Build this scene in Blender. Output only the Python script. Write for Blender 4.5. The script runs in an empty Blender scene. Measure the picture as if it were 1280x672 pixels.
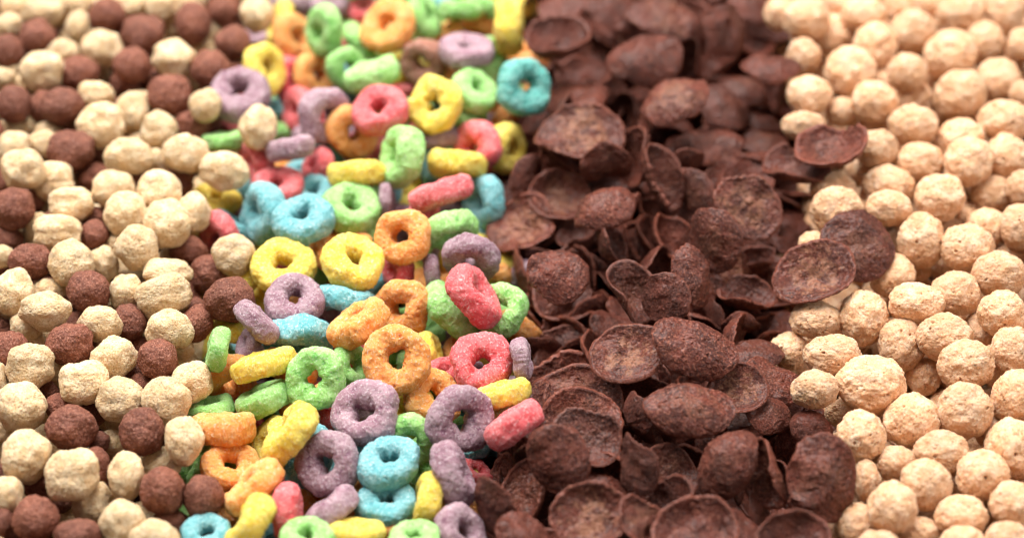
# A close-up of four heaps of breakfast cereal. Real size, metres.
import bpy, math, random
import numpy as np
from mathutils import Quaternion, Vector, Matrix

sc = bpy.context.scene
col = sc.collection

# ---------------------------------------------------------------- noise
def _hash(ix, iy, iz, seed):
    h = (ix.astype(np.int64) * 374761393 + iy.astype(np.int64) * 668265263 + iz.astype(np.int64) * 2147483647 + seed * 1274126177)
    h = (h ^ (h >> 13)) * 1274126177
    h = h & 0x7fffffffffff
    h = (h ^ (h >> 16)) * 2246822519
    h = h & 0x7fffffffffff
    h = h ^ (h >> 15)
    return (h & 0xffffff) / float(0xffffff)

def vnoise(P, f, seed):
    Q = P * f + seed * 7.31 + 100.0
    I = np.floor(Q); F = Q - I; F = F * F * F * (F * (F * 6 - 15) + 10); I = I.astype(np.int64)
    out = 0
    for a in (0, 1):
        for b in (0, 1):
            for c in (0, 1):
                w = (F[:, 0] if a else 1 - F[:, 0]) * (F[:, 1] if b else 1 - F[:, 1]) * (F[:, 2] if c else 1 - F[:, 2])
                out = out + w * _hash(I[:, 0] + a, I[:, 1] + b, I[:, 2] + c, seed)
    return out * 2 - 1

def fbm(P, f, seed, octs=3, gain=.5):
    s = 0; a = 1
    for k in range(octs):
        s = s + a * vnoise(P, f, seed + k * 13); f *= 2.03; a *= gain
    return s

def pits(P, f, seed, keep=.5, rad=.38):
    """round cavities scattered in space: 0 away from them, 1 in the middle"""
    Q = P * f + seed * 3.17 + 100.0
    I = np.floor(Q).astype(np.int64); best = np.zeros(len(P))
    for a in (-1, 0, 1):
        for b in (-1, 0, 1):
            for c in (-1, 0, 1):
                J = I + np.array([a, b, c])
                px = J[:, 0] + _hash(J[:, 0], J[:, 1], J[:, 2], seed + 1)
                py = J[:, 1] + _hash(J[:, 0], J[:, 1], J[:, 2], seed + 2)
                pz = J[:, 2] + _hash(J[:, 0], J[:, 1], J[:, 2], seed + 3)
                k = _hash(J[:, 0], J[:, 1], J[:, 2], seed + 4)
                rr = rad * (.45 + .55 * _hash(J[:, 0], J[:, 1], J[:, 2], seed + 5))
                d = np.sqrt((Q[:, 0] - px) ** 2 + (Q[:, 1] - py) ** 2 + (Q[:, 2] - pz) ** 2)
                v = np.clip(1 - (d / rr) ** 2, 0, 1) * (k < keep)
                best = np.maximum(best, v)
    return np.sqrt(best)

# ---------------------------------------------------------------- meshes
def make_mesh(name, V, F, mat):
    me = bpy.data.meshes.new(name)
    F = np.asarray(F, dtype=np.int32); n = F.shape[1]
    me.vertices.add(len(V)); me.vertices.foreach_set('co', np.asarray(V, dtype=np.float32).ravel())
    me.loops.add(F.size); me.loops.foreach_set('vertex_index', F.ravel())
    me.polygons.add(len(F)); me.polygons.foreach_set('loop_start', np.arange(0, F.size, n, dtype=np.int32))
    me.polygons.foreach_set('use_smooth', np.ones(len(F), dtype=bool))
    me.update(calc_edges=True); me.validate()
    if mat: me.materials.append(mat)
    return me

def ico(sub):
    import bmesh
    bm = bmesh.new(); bmesh.ops.create_icosphere(bm, subdivisions=sub, radius=1)
    V = np.array([v.co[:] for v in bm.verts]); F = np.array([[v.index for v in f.verts] for f in bm.faces]); bm.free()
    return V / np.linalg.norm(V, axis=1)[:, None], F
ICO = ico(6)

def puff_mesh(name, seed, mat):
    """corn puff: a stubby rounded barrel or lump, unit radius, porous"""
    rng = random.Random(seed); D, F = ICO
    p = rng.choice([2.0, 2.1, 2.2, 2.4, 2.7]); zs = rng.uniform(.85, 1.0)
    w = rng.choice([0, 0, 0, 0, .05]); zc = rng.uniform(-.15, .15)
    x, y, z = D[:, 0], D[:, 1], D[:, 2] / zs
    r = (np.sqrt(x * x + y * y) ** p + np.abs(z) ** p) ** (-1 / p)
    P = D * r[:, None]
    r = r * (1 - w * np.exp(-((P[:, 2] - zc) / .17) ** 2))
    r = r * (1 + .11 * vnoise(D, 1.5, seed) + .058 * vnoise(D, 2.7, seed + 50) + .016 * vnoise(D, 7, seed + 80) + .016 * fbm(D, 13, seed + 90, 3, .75))
    r = r - .10 * pits(D, 7, seed + 20, .18, .26) - .07 * pits(D, 12, seed + 30, .38, .34) - .03 * pits(D, 22, seed + 40, .35, .36)
    P = D * r[:, None]; P = P - P.mean(0); P = P / (.95 * np.abs(P).max(0).mean())
    return make_mesh(name, P, F, mat)

def cocoa_mesh(name, seed, mat):
    D, F = ICO
    r = 1 + .09 * vnoise(D, 1.4, seed) + .05 * vnoise(D, 2.8, seed + 50) + .03 * pits(D, 6, seed + 60, .8, .7) + .02 * fbm(D, 9, seed + 90, 4, .75) - .04 * pits(D, 13, seed + 30, .35, .36)
    P = D * r[:, None]; P = P - P.mean(0); P = P / (.95 * np.abs(P).max(0).mean())
    return make_mesh(name, P, F, mat)

def ball_mesh(name, seed, mat):
    rng = random.Random(seed); D, F = ICO
    r = 1 + .07 * vnoise(D, 1.6, seed) + .055 * vnoise(D, 3.1, seed + 50) + .035 * pits(D, 4.2, seed + 60, .8, .75) + .022 * pits(D, 9, seed + 61, .7, .7) + .011 * fbm(D, 13, seed + 90, 3, .75)
    r = r - .2 * pits(D, 3.6, seed + 20, .3, .25) - .10 * pits(D, 8, seed + 30, .25, .30) - .035 * pits(D, 15, seed + 31, .35, .38)
    P = D * r[:, None]; P = P - P.mean(0); P = P / (.95 * np.abs(P).max(0).mean())
    return make_mesh(name, P, F, mat)

def ring_mesh(name, seed, nu=150, nv=64):
    """puffed ring, outer diameter 1, axis z"""
    rng = random.Random(seed)
    u = np.repeat(np.arange(nu) / nu * 2 * np.pi, nv); v = np.tile(np.arange(nv) / nv * 2 * np.pi, nu)
    cu, su = np.cos(u), np.sin(u); cv, sv = np.cos(v), np.sin(v)
    base = np.stack([cu, su, np.zeros_like(u)], 1)
    a = .188 * (1 + .24 * vnoise(base, 1.3, seed)); b = (.203 + .018 * rng.uniform(-1, 1)) * (1 + .09 * vnoise(base, 1.4, seed + 5))
    R = .315 + .032 * vnoise(base, 1.1, seed + 9)
    e = 2 / 2.5
    sx = np.sign(cv) * np.abs(cv) ** e; sy = np.sign(sv) * np.abs(sv) ** e
    rr = R + a * sx; z = b * sy
    P = np.stack([rr * cu, rr * su, z], 1)
    N = np.stack([cv * cu, cv * su, sv], 1)
    disp = .018 * vnoise(P, 4.5, seed + 20) + .012 * vnoise(P, 9, seed + 21) + .0095 * fbm(P, 19, seed + 22, 3, .75)
    disp -= .022 * pits(P, 10, seed + 25, .20, .36) + .016 * pits(P, 22, seed + 26, .35, .4)
    P = P + N * disp[:, None]
    P[:, 2] += .045 * vnoise(base, 1.0, seed + 33)
    i = np.arange(nu)[:, None]; j = np.arange(nv)[None, :]
    A = i * nv + j; B = ((i + 1) % nu) * nv + j; C_ = ((i + 1) % nu) * nv + (j + 1) % nv; Dd = i * nv + (j + 1) % nv
    F = np.stack([A, B, C_, Dd], -1).reshape(-1, 4)
    return P, F

def flake_mesh(name, seed, curv, asp, mat, nr=34, na=132):
    """thin toasted shell, long half axis 1 (x), short half axis asp (y); curv > 0 is hollow towards +z"""
    rng = random.Random(seed)
    th = np.arange(na) / na * 2 * np.pi
    rs = np.linspace(0, 1, nr + 1)[1:] ** .8
    ring = np.stack([np.cos(th), np.sin(th), np.zeros(na)], 1)
    out = 1 + .05 * vnoise(ring, 1.3, seed) + .028 * vnoise(ring, 3.5, seed + 3) + .018 * fbm(ring, 8, seed + 4, 3, .55)
    rr = np.repeat(rs, na); T = np.tile(th, nr); O = np.tile(out, nr)
    for _ in range(rng.choice([0, 1, 1, 2])):                    # a chipped or straight broken side
        tc = rng.uniform(0, 6.28); dc = rng.uniform(.74, .93)
        cc = np.cos(T - tc); O = np.where(cc * O > dc, dc / np.maximum(cc, .2) + .02 * np.sin(T * 23 + tc), O)
    T = np.append(T, 0); O = np.append(O, 1); rr = np.append(rr, 0)
    ang = rng.uniform(-.6, .6)
    k1 = min(1.5, (1.35 if curv > 0 else 1.2) * abs(curv) * rng.uniform(.8, 1.45)) + .05; k2 = k1 * rng.uniform(.15, .85)
    K = k1 * np.sin(T - ang) ** 2 + k2 * np.cos(T - ang) ** 2          # how tightly the shell curls in each direction
    al = K * rr * O
    g = (.5 + .5 * (k1 + k2) / 2 / math.sin((k1 + k2) / 2)) / K
    sgn = 1 if curv >= 0 else -1
    Rp = np.sin(al) * g; X = Rp * np.cos(T); Y = Rp * np.sin(T) * asp; Z = sgn * (1 - np.cos(al)) * g
    nx = -sgn * np.sin(al) * np.cos(T); ny = -sgn * np.sin(al) * np.sin(T); nz = np.cos(al)
    G = np.stack([rr * np.cos(T), rr * np.sin(T) * asp, np.zeros_like(X)], 1)
    Z = Z + .13 * vnoise(G, 1.3, seed + 7) + .06 * vnoise(G, 2.8, seed + 8)
    edge = np.clip(1 - rr ** 10, 0, 1) ** .5
    tk = (.058 + .018 * vnoise(G, 2.5, seed + 9)) * edge
    lip = .022 * np.exp(-((rr - .93) / .05) ** 2)
    fade = np.clip(edge * 1.6, 0, 1)
    up = tk + fade * (.013 * fbm(G, 9, seed + 10, 4, .75) + .022 * pits(G + 5, 7, seed + 18, .6, .6) - .05 * pits(G, 11, seed + 14, .35, .3)) + lip * (sgn > 0)
    dn = tk + fade * (.015 * fbm(G, 10, seed + 11, 4, .75) + .020 * pits(G + 3, 7, seed + 19, .6, .6) - .05 * pits(G + 7, 10, seed + 15, .35, .3)) + lip * (sgn < 0)
    if curv > 0: up = up + .03 * fbm(G, 4.5, seed + 16, 3, .6) * np.clip(1.1 - rr, 0, 1)
    n = len(X)
    Vt = np.stack([X + nx * up, Y + ny * up, Z + nz * up], 1); Vb = np.stack([X - nx * dn, Y - ny * dn, Z - nz * dn], 1)
    V = np.concatenate([Vt, Vb]); V[:, 2] -= (Z.max() + Z.min()) / 2
    F = []
    i = np.arange(nr - 1)[:, None]; j = np.arange(na)[None, :]; j2 = (j + 1) % na
    q = np.stack([i * na + j, (i + 1) * na + j, (i + 1) * na + j2, i * na + j2], -1).reshape(-1, 4)
    F = [q, q[:, ::-1] + n]
    o = (nr - 1) * na; jj = np.arange(na); kk = (jj + 1) % na
    F.append(np.stack([o + jj, o + jj + n, o + kk + n, o + kk], 1))
    quads = np.concatenate(F)
    c0 = n - 1
    tri = np.stack([np.full(na, c0), jj, kk], 1); trib = np.stack([np.full(na, c0 + n), kk + n, jj + n], 1)
    q2 = np.concatenate([quads[:, [0, 1, 2]], quads[:, [0, 2, 3]], tri, trib])
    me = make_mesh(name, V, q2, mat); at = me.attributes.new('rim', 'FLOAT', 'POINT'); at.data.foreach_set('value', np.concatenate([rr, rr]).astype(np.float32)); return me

# ---------------------------------------------------------------- materials
def nodes(name):
    m = bpy.data.materials.new(name); m.use_nodes = True
    nt = m.node_tree; b = nt.nodes['Principled BSDF']
    return m, nt, b
def N(nt, t, **kw):
    n = nt.nodes.new(t)
    for k, v in kw.items():
        if k in n.inputs: n.inputs[k].default_value = v
        else: setattr(n, k, v)
    return n
def mix(nt, fac, a, b, mode='MIX'):
    n = nt.nodes.new('ShaderNodeMix'); n.data_type = 'RGBA'; n.blend_type = mode
    for s, v in ((0, fac), (6, a), (7, b)):
        if isinstance(v, (int, float, tuple)): n.inputs[s].default_value = v
        else: nt.links.new(v, n.inputs[s])
    return n.outputs[2]
def ramp(nt, src, a, b, va=0.0, vb=1.0):
    n = nt.nodes.new('ShaderNodeMapRange'); n.clamp = True; n.interpolation_type = 'SMOOTHSTEP'
    for k, v in zip(range(1, 5), (a, b, va, vb)): n.inputs[k].default_value = v
    nt.links.new(src, n.inputs[0]); return n.outputs[0]
def math_(nt, op, a, b=None):
    n = nt.nodes.new('ShaderNodeMath'); n.operation = op
    for s, v in ((0, a), (1, b)):
        if v is None: continue
        if isinstance(v, (int, float)): n.inputs[s].default_value = v
        else: nt.links.new(v, n.inputs[s])
    return n.outputs[0]
def coords(nt):
    tc = nt.nodes.new('ShaderNodeTexCoord'); oi = nt.nodes.new('ShaderNodeObjectInfo')
    m = N(nt, 'ShaderNodeVectorMath', operation='MULTIPLY_ADD')
    nt.links.new(oi.outputs['Random'], m.inputs[0]); m.inputs[1].default_value = (37, 53, 71)
    nt.links.new(tc.outputs['Object'], m.inputs[2])
    return m.outputs[0], tc.outputs['Object'], oi
def noise(nt, vec, scale, detail=3, rough=.6):
    n = N(nt, 'ShaderNodeTexNoise', Scale=scale, Detail=detail, Roughness=rough); nt.links.new(vec, n.inputs['Vector']); return n.outputs['Fac']
def vor(nt, vec, scale, rnd=1.0):
    n = N(nt, 'ShaderNodeTexVoronoi', Scale=scale, Randomness=rnd); nt.links.new(vec, n.inputs['Vector']); return n.outputs['Distance']
def bump(nt, b, layers):
    prev = None
    for src, st, dist in layers:
        n = N(nt, 'ShaderNodeBump', Strength=st, Distance=dist); nt.links.new(src, n.inputs['Height'])
        if prev is not None: nt.links.new(prev, n.inputs['Normal'])
        prev = n.outputs['Normal']
    nt.links.new(prev, b.inputs['Normal'])

def puff_material(name, base, dark, light, rough=.75, sss=.15, rad=(.0012, .0006, .0003), grain=1.0, toast=None, spec=.3, fleck=None):
    m, nt, b = nodes(name); v, raw, oi = coords(nt)
    n1 = noise(nt, v, 2.2, 4); n2 = noise(nt, v, 6, 4, .7); n3 = noise(nt, v, 14, 4, .8)
    c = mix(nt, ramp(nt, n1, .38, .66), base, light)
    if toast: c = mix(nt, ramp(nt, noise(nt, v, 1.4, 3), .5, .72, 0, .75), c, toast)
    c = mix(nt, ramp(nt, n2, .54, .66, 0, .5 * grain), c, dark)
    c = mix(nt, ramp(nt, n3, .53, .64, 0, .65 * grain), c, dark)
    c = mix(nt, ramp(nt, noise(nt, v, 11, 4, .8), .53, .63, 0, .8), c, fleck or light)
    pv = vor(nt, v, 9); c = mix(nt, ramp(nt, pv, .11, .21, .9 * grain, 0), c, dark)
    hv = N(nt, 'ShaderNodeHueSaturation'); nt.links.new(c, hv.inputs['Color'])
    nt.links.new(ramp(nt, oi.outputs['Random'], 0, 1, .86, 1.08), hv.inputs['Value'])
    nt.links.new(hv.outputs[0], b.inputs['Base Color'])
    b.inputs['Roughness'].default_value = rough; b.inputs['Specular IOR Level'].default_value = spec
    b.inputs['Subsurface Weight'].default_value = sss; b.inputs['Subsurface Radius'].default_value = rad; b.inputs['Subsurface Scale'].default_value = 1
    bump(nt, b, [(ramp(nt, pv, .05, .2), .5, .0004), (n3, .6, .0006), (noise(nt, v, 30, 3, .7), .6, .0003)])
    return m

def ring_material(name, base, light, deep):
    m, nt, b = nodes(name); v, raw, oi = coords(nt)
    n1 = noise(nt, v, 3.2, 3); n2 = noise(nt, v, 13, 5, .8); n3 = noise(nt, v, 26, 4, .8)
    c = mix(nt, ramp(nt, n1, .36, .64, .10, .5), base, light)
    c = mix(nt, ramp(nt, n2, .51, .64, 0, .55), c, light)              # dusting of sugar
    c = mix(nt, ramp(nt, noise(nt, v, 7, 3, .6), .57, .70, 0, .75), c, deep)   # bare coloured patches
    sugar = tuple(.45 * t + .52 for t in light[:3]) + (1,)
    pv = vor(nt, v, 15); c = mix(nt, ramp(nt, pv, .07, .17, .8, 0), c, deep)
    c = mix(nt, ramp(nt, n3, .55, .63, 0, .7), c, sugar)
    hv = N(nt, 'ShaderNodeHueSaturation'); nt.links.new(c, hv.inputs['Color'])
    nt.links.new(ramp(nt, oi.outputs['Random'], 0, 1, .90, 1.06), hv.inputs['Value'])
    nt.links.new(hv.outputs[0], b.inputs['Base Color'])
    b.inputs['Roughness'].default_value = .62; b.inputs['Specular IOR Level'].default_value = .35
    b.inputs['Subsurface Weight'].default_value = .45; b.inputs['Subsurface Radius'].default_value = (.002, .0018, .0015); b.inputs['Subsurface Scale'].default_value = 1
    bump(nt, b, [(ramp(nt, pv, .05, .22), .6, .0004), (n2, .6, .0007), (n3, .6, .0004)])
    return m

def flake_material(name):
    m, nt, b = nodes(name); v, raw, oi = coords(nt)
    base = (.088, .017, .009, 1); red = (.185, .038, .020, 1); dk = (.028, .004, .002, 1); pale = (.50, .22, .12, 1)
    n1 = noise(nt, v, 1.6, 4, .6); n2 = noise(nt, v, 7, 5, .7); n3 = noise(nt, v, 15, 4, .8)
    c = mix(nt, ramp(nt, n1, .35, .65), base, red)
    c = mix(nt, ramp(nt, n2, .50, .72, 0, .75), c, dk)
    sep = N(nt, 'ShaderNodeSeparateColor'); nt.links.new(oi.outputs['Color'], sep.inputs[0])
    ln = N(nt, 'ShaderNodeVectorMath', operation='LENGTH'); nt.links.new(raw, ln.inputs[0])
    rad = ramp(nt, ln.outputs['Value'], .25, .95, 1, 0)
    msk = ramp(nt, math_(nt, 'ADD', noise(nt, v, 3.5, 5, .72), math_(nt, 'MULTIPLY', rad, .16)), .56, .72)
    msk = math_(nt, 'MULTIPLY', msk, sep.outputs[0])
    c = mix(nt, math_(nt, 'MULTIPLY', msk, .8), c, pale)                                        # pale crumb where the glaze is thin
    c = mix(nt, ramp(nt, n3, .51, .61, 0, .75), c, (.40, .14, .085, 1))
    c = mix(nt, ramp(nt, noise(nt, v, 12, 4, .8), .53, .64, 0, .6), c, dk)
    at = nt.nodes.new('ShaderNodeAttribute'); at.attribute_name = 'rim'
    c = mix(nt, ramp(nt, at.outputs['Fac'], .93, .99, 0, .45), c, (.32, .085, .045, 1))   # paler rim: light catching the edge, put into the colour
    pv = vor(nt, v, 15); c = mix(nt, ramp(nt, pv, .08, .18, .8, 0), c, dk)
    hv = N(nt, 'ShaderNodeHueSaturation'); nt.links.new(c, hv.inputs['Color'])
    nt.links.new(ramp(nt, oi.outputs['Random'], 0, 1, .8, 1.2), hv.inputs['Value'])
    nt.links.new(hv.outputs[0], b.inputs['Base Color'])
    nt.links.new(ramp(nt, n3, .35, .65, .26, .5), b.inputs['Roughness']); b.inputs['Specular IOR Level'].default_value = .3; b.inputs['Coat Weight'].default_value = .2; b.inputs['Coat Roughness'].default_value = .33
    bump(nt, b, [(n2, .6, .0012), (ramp(nt, pv, .04, .2), .8, .0006), (n3, .9, .0011), (noise(nt, v, 34, 3), .7, .0004)])
    return m

MAT = {
    'cream': puff_material('cream_puff', (.76, .52, .28, 1), (.46, .21, .07, 1), (.84, .66, .43, 1), .8, .15, grain=1.0),
    'brown': puff_material('cocoa_puff', (.17, .047, .024, 1), (.055, .013, .007, 1), (.25, .078, .042, 1), .55, .08, grain=1.0, spec=.4, fleck=(.50, .23, .15, 1)),
    'gold': puff_material('honey_ball', (.77, .43, .225, 1), (.52, .20, .075, 1), (.86, .59, .39, 1), .6, .18, grain=.9, toast=(.72, .40, .20, 1), spec=.4),
    'G': ring_material('green_ring', (.27, .62, .14, 1), (.54, .78, .34, 1), (.13, .46, .07, 1)),
    'Y': ring_material('yellow_ring', (.90, .62, .05, 1), (.92, .76, .20, 1), (.86, .46, .015, 1)),
    'O': ring_material('orange_ring', (.90, .31, .055, 1), (.92, .50, .18, 1), (.84, .20, .02, 1)),
    'P': ring_material('pink_ring', (.80, .075, .09, 1), (.88, .32, .31, 1), (.66, .03, .045, 1)),
    'V': ring_material('violet_ring', (.30, .15, .195, 1), (.54, .39, .42, 1), (.17, .045, .10, 1)),
    'T': ring_material('blue_ring', (.11, .41, .44, 1), (.38, .62, .64, 1), (.04, .28, .33, 1)),
    'A': ring_material('teal_ring', (.06, .36, .31, 1), (.26, .56, .50, 1), (.01, .20, .19, 1)),
    'N': ring_material('brown_ring', (.34, .13, .08, 1), (.48, .22, .15, 1), (.2, .06, .04, 1)),
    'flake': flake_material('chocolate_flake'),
}

# ---------------------------------------------------------------- the tabletop
m, nt, b = nodes('gap_shade_tabletop'); v, raw, oi = coords(nt)
nt.links.new(mix(nt, noise(nt, raw, 30, 3), (.03, .012, .008, 1), (.05, .02, .014, 1)), b.inputs['Base Color']); b.inputs['Roughness'].default_value = 1; b.inputs['Specular IOR Level'].default_value = 0  # near-black brown: shade of the deep gaps put into the table colour
V = [(-.6, -.5, 0), (.6, -.5, 0), (.6, .6, 0), (-.6, .6, 0), (-.6, -.5, -.02), (.6, -.5, -.02), (.6, .6, -.02), (-.6, .6, -.02)]
F = [(0, 1, 2, 3), (7, 6, 5, 4), (0, 4, 5, 1), (1, 5, 6, 2), (2, 6, 7, 3), (3, 7, 4, 0)]
me = make_mesh('tabletop', V, F, m); me.polygons.foreach_set('use_smooth', [False] * 6)
top = bpy.data.objects.new('tabletop', me); col.objects.link(top); top['kind'] = 'structure'

# ---------------------------------------------------------------- variants
NP_, NB, NR = 14, 14, 14
cream = [puff_mesh('cream_puff', 100 + i, MAT['cream']) for i in range(NP_)]
brown = [cocoa_mesh('cocoa_puff', 200 + i, MAT['brown']) for i in range(NP_)]
gold = [ball_mesh('golden_ball', 300 + i, MAT['gold']) for i in range(NB)]
rings = {}
for i in range(NR):
    P, F = ring_mesh('cereal_ring', 500 + i)
    base = make_mesh('cereal_ring', P, F, None)
    for c in 'GYOPVTNA':
        me = base.copy(); me.materials.append(MAT[c]); rings[c, i] = me
    bpy.data.meshes.remove(base)

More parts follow.
